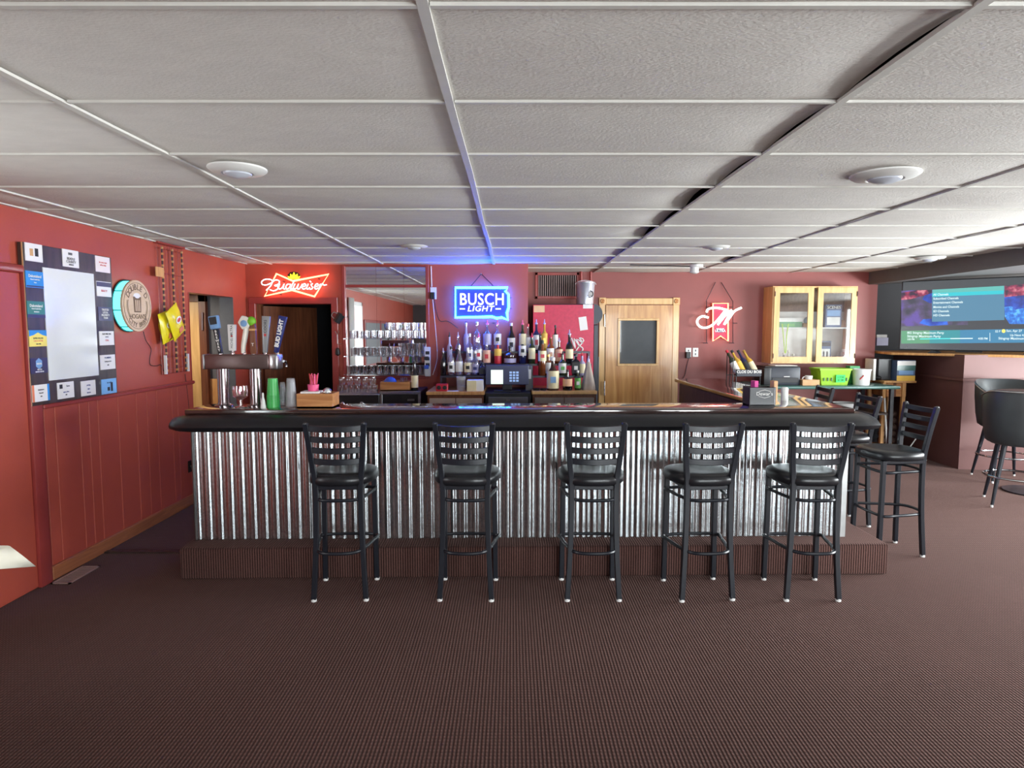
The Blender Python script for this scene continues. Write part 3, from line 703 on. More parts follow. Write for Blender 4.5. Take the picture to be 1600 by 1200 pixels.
hc = at(382, 504, TY - .03); MB().prism([(.042 * math.cos(k * PI / 5) * (1 if k % 2 else .82), .05 * math.sin(k * PI / 5) * (1 if k % 2 else .85)) for k in range(10)], hc - Y_ * .012, X, Z, Y_ * .024).build('badge', 'bone', o, bev=.004)
MB().lathe([(.022, 0), (.022, -.004), (.018, -.006)], hc - Y_ * .012 - Z * .006, 16, 'y').build('emblem', 'light_blue', o)
o, a, b, ex, ey, L = paddle(397, 553, 394.5, 505, 10, 9, 'brown_wood', .03)
MB().sphere(b + Z * .012 - X * .008, .034, .028, .034, 10, 7).build('hop_knob', 'hop_green', o)
MB().prism([(-.02, L * .76), (.02, L * .76), (.02, L * .82), (-.02, L * .82)], a - Y_ * .018, ex, ey, Y_ * .036).build('collar', 'pine', o)
text('T', .03, a + ey * L * .3 - Y_ * .017, ex, ey, 'paper', o)
o, a, b, ex, ey, L = paddle(414.5, 551, 416, 494, 6.5, 13, 'silver_grey', .024)
text('COORS', .026, a + ey * L * .72 - Y_ * .0125, ey, -ex, 'ink', o); MB().prism([(-.007, L * .45), (.007, L * .45), (.007, L * .52), (-.007, L * .52)], a - Y_ * .0135, ex, ey, Y_ * .002).build('badge', 'ink_red', o)
o, a, b, ex, ey, L = paddle(431.5, 551, 442.5, 494, 6.5, 13, 'navy', .026)
text('BUD LIGHT', .037, a + ey * L * .53 - Y_ * .0145, ey, -ex, 'paper', o, off=.0018)
# glassware and cups
def lathe_thing(name, label, cat, prof, loc, mat, group=None, n=18):
    o = MB().lathe(prof, loc, n).build(name, mat); return tag(o, label, cat, group)
lathe_thing('goblet', 'pink tinted glass goblet between the beer tower columns', 'glass', [(.052, 0), (.05, .006), (.012, .012), (.010, .05), (.03, .06), (.048, .075), (.052, .11), (.049, .145), (.046, .145), (.049, .11), (.044, .08), (.0, .068)], onbar(376.5, 4.36), 'pink_glass')
pp = thing('cone_shaker', 'small white cone shaker at the foot of the right tap column', 'shaker', onbar(411.5, 4.31))
MB().lathe([(.018, 0), (.018, .006), (.012, .05), (.006, .075)], onbar(411.5, 4.31), 12).build('body', 'white_plastic', pp); MB().lathe([(.007, .075), (.006, .1), (.001, .104)], onbar(411.5, 4.31), 10).build('tip', 'white_plastic', pp)
M('cup_green', srgb(70, 180, 90), .35, var=.1)
clear_plastic('cup_clear', (.8, .82, .86), .16)
def cup_stack(u, w0, w1, vtop, n, mat, label, Y=4.36):
    p = onbar(u, Y); px = Y / 1020; htot = at(u, vtop, Y).z - BT; r0, r1 = w0 * px / 2, w1 * px / 2
    ch = min(.12, htot * .62); dz = (htot - ch) / max(n - 1, 1)
    s = thing('cup_stack', label, 'cups', p)
    for k in range(n):                                   # cups stand upside down: rims below, one over the other
        z = p.z + k * dz; sh = 1 - .06 * k / n
        q = Vector((p.x, p.y, z)); rim = r1 * sh
        MB().lathe([(rim + .002, 0), (rim + .002, .005), (rim, .006), (r0 * sh, ch - .002), (r0 * sh - .002, ch)], q, 18).build('cup', mat, s)
cup_stack(427.5, 15.5, 20, 591, 12, 'cup_green', 'tall stack of green plastic cups turned upside down')
cup_stack(442.5, 8, 12, 597, 7, 'cup_clear', 'narrow stack of clear plastic cups right behind the green cups', 4.44)
cup_stack(455.5, 13, 17, 591, 10, 'cup_clear', 'wide stack of clear plastic cups next to the wooden box')
# wooden caddy
a = onbar(465.5, 4.33); b = onbar(521, 4.33)
bz = at(490, 615, 4.33).z
cdy = thing('bar_caddy', 'light oak bar caddy box holding napkins and pink straws', 'caddy', ((a.x + b.x) / 2, 4.4, BT))
xm = onbar(499, 4.33).x
MB().box(a.x, b.x, 4.31, 4.325, BT, bz).build('side', 'oak_box', cdy); MB().box(a.x, b.x, 4.465, 4.48, BT, bz).build('side', 'oak_box', cdy)
MB().box(a.x, a.x + .014, 4.325, 4.465, BT, bz).build('side', 'oak_box', cdy); MB().box(xm, xm + .012, 4.325, 4.465, BT, bz).build('divider', 'oak_box', cdy)
MB().box(b.x - .014, b.x, 4.325, 4.465, BT, bz).build('side', 'oak_box', cdy); MB().box(a.x, b.x, 4.31, 4.48, BT, BT + .01).build('bottom', 'oak_box', cdy)
M('pink', srgb(232, 90, 140), .5); M('blue_plastic', srgb(50, 90, 190), .4)
nk = MB()
for k in range(6): nk.cbox((a.x + .075, 4.395, BT + .02 + .016 * k), .12, .12, .012, .05 * (k % 3 - 1))
tag(nk.build('napkin_pile', 'paper'), 'white paper napkins lying in the oak caddy', 'napkins')
pc = onbar(491, 4.42)
sw_ = thing('straw_cup', 'pink cup full of thin pink straws in the oak caddy', 'straws', (pc.x, 4.41, BT + .1))
MB().lathe([(.032, 0), (.038, .065), (.036, .065), (.03, .004), (.001, .004)], (pc.x, 4.41, BT + .085), 14).build('cup', 'pink', sw_)
rs = random.Random(2)
for k in range(16):
    t0, r = rs.uniform(0, 6.28), rs.uniform(.0, .024); e = Vector((rs.uniform(-.03, .03), rs.uniform(-.02, .02), .115 + rs.uniform(0, .02)))
    q = Vector((pc.x + r * math.cos(t0), 4.41 + r * math.sin(t0), BT + .09)); MB().tube([q, q + e], .003, 6).build('straw', 'pink' if k % 3 else 'ink_red', sw_)
q = onbar(512, 4.40); q.z = bz + .005
bl = thing('ball_ornament', 'clear round ball with white top resting in the oak caddy beside the straws', 'ball', q)
MB().sphere(q, .03, n=14, m=10).build('globe', 'clear_glass', bl); MB().sphere(q + Z * .004, .02, .02, .02, 10, 6).build('core', 'white_plastic', bl)
# right hand items: black caddy and white shaker
Yc = 4.42; a, b = onbar(1171, Yc), onbar(1213, Yc); h = at(1190, 605.5, Yc).z
cb = thing('napkin_caddy', 'black napkin caddy with white lettering at the right end of the bar', 'caddy', ((a.x + b.x) / 2, Yc + .06, BT))
M('caddy_black', srgb(34, 35, 40), .35)
MB().box(a.x, b.x - .012, Yc, Yc + .012, BT, h).build('front_panel', 'caddy_black', cb, bev=.002); MB().box(a.x, b.x, Yc + .13, Yc + .142, BT, h).build('back_panel', 'caddy_black', cb, bev=.002)
MB().box(a.x, a.x + .01, Yc + .012, Yc + .13, BT, h).build('side_panel', 'caddy_black', cb); MB().box(b.x - .012, b.x - .002, Yc + .012, Yc + .13, BT, h - .0).build('side_panel', 'caddy_black', cb); MB().box(a.x, b.x - .012, Yc, Yc + .13, BT, BT + .01).build('bottom', 'caddy_black', cb)
cx = (a.x + b.x) / 2 + .008
text("Dewar's", .034, (cx, Yc - .001, (BT + h) / 2 + .02), X, Z, 'paper', cb)
for k in (-1, 1): MB().tube([(cx - .04, Yc - .001, (BT + h) / 2 + .02 + k * .028 * .6), (cx, Yc - .001, (BT + h) / 2 + .02 + k * .028), (cx + .04, Yc - .001, (BT + h) / 2 + .02 + k * .028 * .6)], .0015, 4).build('emblem', 'paper', cb)
M('tan', srgb(205, 160, 115), .6); M('magenta', srgb(214, 70, 150), .5)
for u, m, lab in ((1177, 'magenta', 'magenta packet sticking up from the black napkin caddy'), (1207, 'tan', 'tan packet sticking up from the black napkin caddy')):
    q = onbar(u, Yc + .07); tag(MB().cbox((q.x, Yc + .06, BT + .095), .03, .05, .15, .2).build('sugar_packet', m, bev=.003), lab, 'packet')
q = onbar(1225, 4.78)
sk = thing('white_shaker', 'tall white shaker standing on the right corner of the bar', 'shaker', q)
MB().lathe([(.026, 0), (.026, .006), (.024, .03), (.025, .07)], q, 16).build('body', 'white_plastic', sk); MB().lathe([(.026, .07), (.026, .088), (.018, .098), (.001, .1)], q, 16).build('cap', 'white_plastic', sk)
# ================================================================== left wall things
WX = XL
def lw(u, v, d=.03): return atx(u, v, WX + d)
tl, tr, br, bl = lw(33, 377), lw(169, 403), lw(183, 616), lw(47, 632)
by0, by1 = (tl.y + bl.y) / 2, (tr.y + br.y) / 2; bz0, bz1 = (br.z + bl.z) / 2, (tl.z + tr.z) / 2
nb = thing('notice_board', 'dark wood-grain notice board with a whiteboard centre and advert cards round the edge', 'notice board', (WX, (by0 + by1) / 2, bz0))
MB().box(WX + .006, WX + .042, by0, by1, bz0, bz1).build('board', 'dark_laminate', nb, bev=.002)
MB().box(WX + .031, WX + .039, by0 - .003, by0, bz0, bz1).build('edge_strip', 'tan', nb)
def cp(px, py): return lw(px / 3.53, 300 + py / 3.53, .045)
a, b, c_, d_ = cp(237, 412), cp(516, 455), cp(543, 1015), cp(268, 1036)
MB().box(WX + .042, WX + .047, (a.y + d_.y) / 2, (b.y + c_.y) / 2, (c_.z + d_.z) / 2 , (a.z + b.z) / 2).build('whiteboard', 'whiteboard', nb)
M('card_blue', srgb(50, 140, 215), .4); M('card_teal', srgb(50, 125, 115), .4); M('card_yellow', srgb(240, 222, 110), .4); M('card_navy', srgb(48, 44, 84), .4)
M('card_violet', srgb(72, 68, 96), .4); M('card_sky', srgb(130, 185, 235), .4); M('card_white', srgb(236, 234, 234), .4, var=.02); M('card_pink', srgb(240, 228, 230), .4, var=.02); M('orange', srgb(225, 130, 95), .5)
CARDS = [(138, 285, 233, 383, 'card_white', 'white advert card with a small photo', [('photo', .25, .3, .2, .4, 'tan'), ('photo', .55, .3, .2, .45, 'ink')], []),
 (345, 320, 433, 415, 'card_white', 'white advert card with a grey crest', [('logo', .35, .7, .25, .14, 'grey_plastic')], [('BEADLE', .16, .48, 'ink'), ('COUNTY', .16, .3, 'ink'), ('SERVICE', .09, .14, 'ink')]),
 (527, 357, 605, 443, 'card_pink', 'pale pink advert card', [], [('for rent or sale', .1, .62, 'ink_red'), ('call us today', .1, .45, 'ink_red')]),
 (142, 438, 240, 528, 'card_blue', 'blue advert card with white lettering', [('band', .02, .04, .96, .08, 'card_navy')], [('Dakotaland', .19, .7, 'paper'), ('Federal Credit Union', .075, .5, 'paper'), ('loans', .08, .32, 'paper')]),
 (150, 603, 247, 693, 'card_teal', 'teal advert card with white lettering', [('band', .0, .0, 1, .2, 'card_navy')], [('Dakotaland', .19, .72, 'paper'), ('Federal Credit Union', .075, .54, 'paper'), ('insurance', .09, .36, 'paper')]),
 (160, 762, 257, 852, 'card_yellow', 'yellow advert card with a mountain under blue sky', [('sky', 0, .62, 1, .38, 'card_blue'), ('peak', .2, .6, .6, .22, 'card_yellow')], [('SUPER DELUXE', .1, .5, 'ink'), ('CAR & DETAIL', .1, .34, 'orange'), ('open daily', .08, .16, 'ink')]),
 (168, 915, 262, 1000, 'card_navy', 'navy advert card with a hexagon emblem', [('hex', .3, .38, .38, .5, 'light_blue')], [('NAVAL', .12, .62, 'paper'), ('OIL CO', .1, .24, 'paper'), ('SERVICE CENTER', .08, .1, 'paper')]),
 (177, 1062, 273, 1155, 'card_white', 'white advert card with orange and blue side bars', [('bar', 0, 0, .12, 1, 'orange'), ('bar', .88, 0, .12, 1, 'card_blue')], [('Insurance', .1, .7, 'ink'), ('Financial', .08, .5, 'ink'), ('605', .08, .3, 'ink')]),
 (533, 495, 612, 577, 'card_white', 'white advert card with a blue photo strip', [('photo', 0, .66, 1, .3, 'card_navy')], [('REALTY', .15, .38, 'ink_red')]),
 (542, 635, 618, 710, 'card_violet', 'dark violet advert card with white lettering', [], [('TRUSTED', .16, .8, 'paper'), ('LOCAL', .16, .6, 'paper'), ('PROPERTY', .16, .4, 'paper'), ('TEAM', .16, .2, 'paper')]),
 (548, 768, 628, 845, 'card_white', 'white advert card with a red line of text', [], [('ELECTRIC INC', .13, .8, 'ink'), ('service', .1, .6, 'ink'), ('CALL', .14, .35, 'ink_red')]),
 (553, 898, 635, 978, 'card_white', 'white advert card with rows of dark text', [], [('PLUMBING', .12, .8, 'ink_blue'), ('heating and air', .1, .55, 'ink'), ('605', .1, .3, 'ink')]),
 (560, 1030, 642, 1112, 'card_sky', 'sky blue advert card with dark figures', [('figure', .6, .15, .14, .6, 'ink'), ('figure', .38, .2, .16, .25, 'ink')], [('ice cold', .12, .75, 'ink_blue')]),
 (317, 1048, 408, 1138, 'card_white', 'white advert card with a dark round logo', [('logo', .12, .62, .18, .26, 'ink')], [('Farm', .12, .75, 'ink'), ('agency office', .08, .4, 'ink_blue'), ('605', .08, .22, 'ink')]),
 (447, 1040, 527, 1122, 'card_white', 'white advert card with pale blue lines', [], [('printing', .1, .7, 'ink_blue'), ('signs', .1, .45, 'ink_blue'), ('banners', .1, .2, 'ink_blue')])]
for (px0, py0, px1, py1, mt, lab, blocks, lines) in CARDS:
    p0, p1 = cp(px0, (py0 + py1) / 2), cp(px1, (py0 + py1) / 2); zt, zb_ = cp((px0 + px1) / 2, py0).z, cp((px0 + px1) / 2, py1).z
    W, Hh = p1.y - p0.y, zt - zb_
    o = MB().box(WX + .042, WX + .046, p0.y, p1.y, zb_, zt).build('advert_card', mt, nb); o['label'] = lab
    for nm, s, q, w, h, mm in blocks:
        pts = [(s * W, q * Hh), ((s + w) * W, q * Hh), ((s + w) * W, (q + h) * Hh), (s * W, (q + h) * Hh)]
        if nm == 'peak': pts = [(0, .3 * Hh), (W, .3 * Hh), (W, .62 * Hh), (W * .75, .7 * Hh), (W * .5, .86 * Hh), (W * .25, .7 * Hh), (0, .62 * Hh)]
        if nm == 'hex': pts = [((s + w / 2) * W + w * W * .55 * math.cos(k * PI / 3 + PI / 6), (q + h / 2) * Hh + w * W * .62 * math.sin(k * PI / 3 + PI / 6)) for k in range(6)]
        MB().prism(pts, (WX + .046, p0.y, zb_), Y_, Z, X * (.0006 if nm != 'peak' else .0009)).build('print_' + nm, mm, o)
    for (tx, sz, q, mm) in lines:
        text(tx, sz * Hh * 1.25, (WX + .0472, (p0.y + p1.y) / 2 + (.02 if lab.endswith('round logo') and q > .7 else 0), zb_ + q * Hh), Y_, Z, mm, o, off=.0004, depth=.0006)
# round illuminated wooden sign
c = lw(214, 478, .085)
rs_ = thing('round_sign', 'round wooden sign with a pint glass, lit turquoise round its edge', 'sign', (WX, c.y, c.z - .21))
R0 = (lw(214, 438, .085).z - lw(214, 518, .085).z) / 2
wood('sign_wood', srgb(205, 178, 150), srgb(222, 198, 172), .6, scale=2, stretch=(4, 1, 8))
emis('turquoise_glow', (.08, .85, .85), 2.6); M('engrave', srgb(120, 98, 82), .7)
cc = Vector((WX, c.y, c.z))
MB().lathe([(R0 * 1.03, .004), (R0 * 1.03, .016)], cc, 48, 'x').build('back_plate', 'black_plastic', rs_)
MB().lathe([(R0 * .975, .016), (R0 * .975, .072)], cc, 48, 'x').build('light_ring', 'turquoise_glow', rs_)
MB().lathe([(R0, .072), (R0, .088)], cc, 48, 'x').build('face', 'sign_wood', rs_, ang=30)
for k in range(8):
    a = k * PI / 4 + .2; q = cc + Vector((.044, R0 * .985 * math.cos(a), R0 * .985 * math.sin(a)))
    MB().tube([q - X * .029, q + X * .029], .004, 6).build('standoff', 'black_plastic', rs_)
xf_ = WX + .0885
def ringarc(r, a0, a1, w=.0022):
    MB().tube([(xf_, c.y + r * math.cos(a0 + (a1 - a0) * k / 24), c.z + r * math.sin(a0 + (a1 - a0) * k / 24)) for k in range(25)], w, 4).build('engraved_line', 'engrave', rs_)
ringarc(R0 * .9, 0, 2 * PI); ringarc(R0 * .64, -.75, .35); ringarc(R0 * .64, PI - .35, PI + .75); ringarc(R0 * .7, -.7, .3); ringarc(R0 * .7, PI - .3, PI + .7)
def arctext(s, r, mid, span, sz, flip=False):
    for k, ch in enumerate(s):
        f = (k / (len(s) - 1) - .5) * span; a = mid - f if not flip else mid + f
        rad = Vector((0, math.cos(a), math.sin(a))); ex = Vector((0, math.sin(a), -math.cos(a))); ey = rad
        if flip: ex, ey = -ex, -ey
        text(ch, sz, Vector((xf_, c.y, c.z)) + rad * r, ex, ey, 'engrave', rs_, off=.0008, depth=.002)
arctext('DOUBLE D', R0 * .72, PI / 2, 1.9, .062); arctext('CITY BREW', R0 * .76, -PI / 2, 1.5, .05, True)
text("HOGAN'S", .05, (xf_, c.y, c.z - R0 * .42), Y_, Z, 'engrave', rs_, off=.0006, depth=.002)
MB().prism([(-.045, -.05), (.045, -.05), (.052, .07), (-.052, .07)], (xf_, c.y, c.z), Y_, Z, X * .002).build('pint_glass_relief', 'engrave', rs_)
for k in range(3): MB().prism([(-.03 + k * .024, -.04), (-.018 + k * .024, -.04), (-.018 + k * .024, .045), (-.03 + k * .024, .045)], (xf_ + .002, c.y, c.z), Y_, Z, X * .001).build('pint_glass_relief', 'sign_wood', rs_)
MB().sphere((xf_, c.y, c.z + .075), .003, .05, .025, 12, 6).build('foam_relief', 'card_white', rs_)
pts = [lw(u, v, .012) for u, v in ((224, 518), (228, 532), (236, 545), (234, 560), (235, 570), (245, 572), (251, 570), (256, 580))]
MB().tube(smoothpath(pts, 4), .003, 5).build('power_cord', 'black_plastic', rs_)
# chip rack of wire with striped clip strips
a, b = lw(250, 382, .03), lw(289, 582, .03); ky0, ky1 = lw(251, 480, .03).y, lw(289, 480, .03).y; kz0, kz1 = lw(270, 583, .03).z, lw(262, 384, .03).z
cr_ = thing('chip_rack', 'red wire clip rack for snack bags on the red wall', 'rack', (WX, (ky0 + ky1) / 2, kz0))
for k in range(7):
    y = ky0 + (ky1 - ky0) * k / 6; MB().tube([(WX + .02, y, kz0), (WX + .02, y, kz1)], .003, 6).build('wire', 'red_trim', cr_)
for f in (0, .04, .13, .45, .78, .97): MB().tube([(WX + .022, ky0, kz0 + (kz1 - kz0) * f), (WX + .022, ky1, kz0 + (kz1 - kz0) * f)], .003, 6).build('cross_wire', 'red_trim', cr_)
MB().box(WX, WX + .05, ky0 - .02, ky1 + .01, kz1 + .0, kz1 + .035).build('header_bracket', 'red_trim', cr_, bev=.004)
for f in (.12, .52, .92):
    y = ky0 + (ky1 - ky0) * f
    s = MB().tube([(WX + .034, y, kz0), (WX + .034, y, kz1 - .02)], .006, 6).build('clip_strip', 'ink', cr_)
    for k in range(22):
        z = kz0 + .02 + (kz1 - kz0 - .06) * k / 21; MB().box(WX + .03, WX + .044, y - .007, y + .007, z, z + .018).build('clip', 'tan' if k % 2 else 'pine', s, smooth=False)
for y in (ky0 + .02, ky1 - .01): MB().box(WX + .03, WX + .05, y - .008, y + .008, kz0, kz0 + .16).build('end_sleeve', 'card_white', cr_)
# snack bags and paper tag
M('chip_yellow', srgb(236, 214, 40), .28, var=.06); M('chip_red', srgb(200, 60, 70), .4)
def chip_bag(ctr, w, h, ang, x, label):
    o = thing('chip_bag', label, 'chip bag', (WX + x, ctr.y, ctr.z - h / 2), 'yellow snack bags on the wire rack')
    ex = Vector((0, math.cos(ang), math.sin(ang))); ey = Vector((0, -math.sin(ang), math.cos(ang))); vs = []; fs = []; n = 8
    for sd in (1, -1):
        for j in range(n + 1):
            for i in range(n + 1):
                s, q = i / n * 2 - 1, j / n * 2 - 1; th = .032 * (1 - s ** 4) * (1 - q ** 4) + .004 * math.sin(7 * s + 5 * q)
                pinch = 1 + .05 * q * q
                vs.append(Vector((WX + x, ctr.y, ctr.z)) + ex * s * w / 2 * pinch + ey * q * h / 2 + X * sd * max(th, 0.001))
    N = (n + 1) ** 2
    for sd in (0, 1):
        for j in range(n):
            for i in range(n): k = sd * N + j * (n + 1) + i; f = (k, k + 1, k + n + 2, k + n + 1); fs.append(f if sd == 0 else f[::-1])
    MB().add(vs, fs).build('bag', 'chip_yellow', o)
    lp = Vector((WX + x + .034, ctr.y, ctr.z)); MB().prism([(.045 * math.cos(k * PI / 8), .03 * math.sin(k * PI / 8)) for k in range(16)], lp + ey * .02, ex, ey, X * .003).build('brand_oval', 'card_white', o)
    MB().prism([(.03 * math.cos(k * PI / 8), .016 * math.sin(k * PI / 8)) for k in range(16)], lp + ey * .02 + X * .003, ex, ey, X * .002).build('brand_patch', 'chip_red', o)
    MB().prism([(-.04, -.02), (.04, -.02), (.03, .02), (-.03, .02)], lp - ey * .07, ex, ey, X * .002).build('picture', 'orange', o)
chip_bag(lw(272, 503, .1), .2, .27, math.radians(28), .11, 'upper yellow snack bag tilted across the wire rack')
chip_bag(lw(262, 511, .07), .18, .26, math.radians(14), .055, 'lower yellow snack bag tucked behind the upper one')
a = lw(250, 425, .05)
tag(MB().box(WX + .05, WX + .052, a.y - .07, a.y + .06, a.z - .04, a.z + .04).build('price_tag', 'pine'), 'small tan paper tag on the upper part of the wire rack', 'tag')
pts = [lw(u, v, .012) for u, v in ((289, 584), (291, 600), (294, 625), (296, 650))]
MB().tube(smoothpath(pts, 4), .003, 5).build('cord', 'black_plastic', cr_)
a = lw(299, 728, .03)
hk = thing('coat_hook', 'small black hook low on the red wall by the bar end', 'hook', (WX, a.y, a.z - .05))
MB().box(WX + .012, WX + .02, a.y - .03, a.y + .03, a.z - .06, a.z + .05).build('plate', 'black_plastic', hk, bev=.004)
MB().tube(smoothpath([(WX + .02, a.y, a.z), (WX + .06, a.y, a.z - .02), (WX + .075, a.y, a.z + .03)], 4), .009, 8).build('prong', 'black_plastic', hk)
# floor register
p0, p1 = atz(95, 914, 0), atz(171, 888, 0)
fv = thing('floor_register', 'brown metal floor vent by the left baseboard', 'floor vent', (-2.87, (p0.y + p1.y) / 2, 0))
M('register_metal', srgb(172, 146, 136), .5)
ra, rb_, ry0, ry1 = -2.945, -2.82, p0.y + .01, p1.y + .03
MB().box(ra, rb_, ry0, ry1, 0, .003).build('tray', 'vent_dark', fv)
for q in ((ra, rb_, ry0, ry0 + .015), (ra, rb_, ry1 - .015, ry1), (ra, ra + .015, ry0, ry1), (rb_ - .015, rb_, ry0, ry1)): MB().box(*q, 0, .007).build('frame', 'register_metal', fv)
for k in range(14):
    y = ry0 + .03 + (ry1 - ry0 - .06) * k / 13; MB().box(ra + .015, rb_ - .015, y - .004, y + .004, .002, .006).build('louvre', 'register_metal', fv, smooth=False)
struct('trim_5', MB().box(XL + .03, -2.17, 4.62, 4.66, 0, .012), 'dark_laminate')
# table with white cloth at the left edge
tb = thing('side_table', 'square table under a white cloth at the left edge', 'table', (-2.5, 2.1, 0))
MB().box(-2.9, -2.08, 1.7, 2.57, .715, .735).build('table_top', 'brown_wood', tb)
MB().tube([(-2.5, 2.1, .03), (-2.5, 2.1, .715)], .035, 10).build('pedestal', 'black_metal', tb); MB().lathe([(.26, 0), (.26, .015), (.05, .035)], (-2.5, 2.1, 0), 20).build('base', 'black_metal', tb)
vs = []; ring = []
X0, X1, Y0, Y1 = -2.92, -2.06, 1.68, 2.6; n = 12
for i in range(n): ring.append((X0 + (X1 - X0) * i / n, Y0, 0, -1))
for i in range(n): ring.append((X1, Y0 + (Y1 - Y0) * i / n, 1, 0))
for i in range(n): ring.append((X1 - (X1 - X0) * i / n, Y1, 0, 1))
for i in range(n): ring.append((X0, Y1 - (Y1 - Y0) * i / n, -1, 0))
L = len(ring); lay = [(0, .742, 0), (.006, .738, 0), (.012, .70, 1), (.02, .655, 2)]
for d, z, lv in lay:
    for i, (x, y, nx, ny) in enumerate(ring):
        cn = (i % n == 0); w = .006 * math.sin(i * 1.9) * lv
        nx2, ny2 = (nx, ny)
        if cn: j = (i - 1) % L; nx2, ny2 = nx + ring[j][2], ny + ring[j][3]
        e = d + w + (.016 * lv if cn else 0)
        vs.append((max(x + nx2 * e, XL + .02), y + ny2 * e, z - (.012 * lv if cn else 0) + (.008 * lv if (i % n) in (1, 2, n - 1, n - 2) else 0)))
fs = [tuple(range(L))] + [(k * L + i, k * L + (i + 1) % L, (k + 1) * L + (i + 1) % L, (k + 1) * L + i) for k in range(3) for i in range(L)]
o = MB().add(vs, fs).build('tablecloth', 'cloth_white', ang=80); q = o.modifiers.new('thick', 'SOLIDIFY'); q.thickness = .002
tag(o, 'white tablecloth with a hanging corner at the far left edge', 'tablecloth')
# things hanging beside the dark doorway
q = at(530, 497, YW - .06)
mg = thing('hanging_mug', 'black mug hanging beside the dark doorway', 'mug', q)
mm = Matrix.Translation(q) @ Matrix.Rotation(.6, 4, 'Y')
MB().lathe([(.001, -.055), (.04, -.055), (.045, .05), (.04, .05), (.036, -.05), (.001, -.05)], (0, 0, 0), 16).xf(mm).build('body', 'black_plastic', mg)
MB().tube(smoothpath([(-.045, 0, .03), (-.085, 0, .02), (-.085, 0, -.025), (-.043, 0, -.035)], 4), .006, 6).xf(mm).build('handle', 'steel', mg)
q = at(527, 523, YW - .03)
mo = thing('bottle_opener', 'small steel bottle opener on a hook beside the mirror', 'opener', q)
MB().tube([q + Vector((-.025, 0, .04)), q, q + Vector((.02, 0, .04))], .004, 6).build('hook', 'steel', mo); MB().tube([q, q - Z * .1, q + Vector((.04, 0, -.1))], .005, 6).build('shaft', 'steel', mo); 
MB().lathe([(.001, 0), (.03, .02), (.022, .08), (.001, .1)], q - Z * .24, 10).build('grip', 'black_plastic', mo)
# ------------------------------------------------------------------ neon signs
emis('neon_red', (1, .17, .075), 6.5); emis('neon_white', (1, .95, .95), 2.6); emis('neon_blue', (.005, .12, 1), 72); emis('neon_yellow', (1, .75, .02), 1.6); emis('neon_warm', (.97, 1, .88), 2.4)
M('neon_back', srgb(58, 26, 34), .5); M('blue_plate', srgb(28, 38, 190), .4, emit=(.03, .05, .8), es=.5); M('red_plate', srgb(190, 20, 60), .4, emit=(.7, .01, .08), es=.35)
def neon(Yp, ox, oy, sc_, paths, parent, mat, r, name='neon_tube', closed=False, sm=True):
    for p in paths:
        pts = [at(ox + a / sc_, oy + b / sc_, Yp) for a, b in p]
        if sm: pts = smoothpath(pts, 4, closed)
        MB().tube(pts, r, 8, closed).build(name, mat, parent)
bs = thing('neon_sign', 'red bow tie neon sign with white script lettering and a yellow crown', 'neon sign', at(461, 463, YW - .05))
bow = [(410, 100), (740, 245), (1450, 110), (1170, 555), (720, 425), (175, 545)]
neon(YW - .06, 400, 420, 12.8, [bow], bs, 'neon_red', .011, closed=True, sm=False)
script = [[(345, 250), (290, 215), (190, 210), (115, 255), (130, 315), (220, 320), (330, 270)], [(330, 240), (300, 330), (205, 430)],
 [(330, 260), (400, 222), (465, 245), (450, 305), (370, 335), (435, 350), (430, 405), (350, 440), (275, 415)],
 [(475, 300), (450, 375), (475, 405), (530, 370), (565, 300), (540, 380), (570, 405), (610, 375)],
 [(690, 310), (630, 310), (592, 370), (615, 405), (665, 380), (700, 310)], [(765, 230), (725, 320), (692, 395), (720, 405), (755, 370)],
 [(780, 300), (748, 380), (780, 405), (825, 360), (850, 300), (826, 385), (855, 405), (905, 350), (925, 300)],
 [(935, 360), (990, 338), (985, 303), (945, 310), (920, 365), (945, 405), (1005, 385)], [(1045, 300), (1012, 385), (1040, 405), (1075, 370)], [(1075, 245), (1102, 268)],
 [(1135, 298), (1100, 312), (1115, 345), (1132, 380), (1100, 408), (1068, 398)], [(1190, 360), (1242, 338), (1238, 303), (1198, 310), (1172, 365), (1195, 405), (1245, 385)],
 [(1290, 300), (1262, 402)], [(1278, 350), (1320, 302), (1360, 325), (1412, 318)]]
neon(YW - .085, 400, 420, 12.8, script, bs, 'neon_white', .0052)
crn = [(660, 205), (635, 145), (680, 165), (690, 100), (725, 140), (757, 70), (785, 140), (825, 100), (830, 165), (878, 145), (850, 205)]
g = [at(400 + a / 12.8, 420 + b / 12.8, YW - .07) for a, b in crn]
MB().prism([(p.x, p.z) for p in g], (0, YW - .075, 0), X, Z, Y_ * .015).build('crown', 'neon_yellow', bs)
MB().prism([(p.x, p.z) for p in [at(400 + a / 12.8, 420 + b / 12.8, YW - .05) for a, b in ((630, 130), (680, 75), (757, 55), (835, 75), (885, 130), (855, 210), (655, 210))]], (0, YW - .056, 0), X, Z, Y_ * .006).build('crown_backing', 'black_plastic', bs)
for u, v in ((445, 440), (480, 448), (440, 460), (500, 436)):
    p = at(u, v, YW); MB().tube([(p.x, YW, p.z), (p.x, YW - .06, p.z)], .005, 6).build('standoff', 'black_plastic', bs)
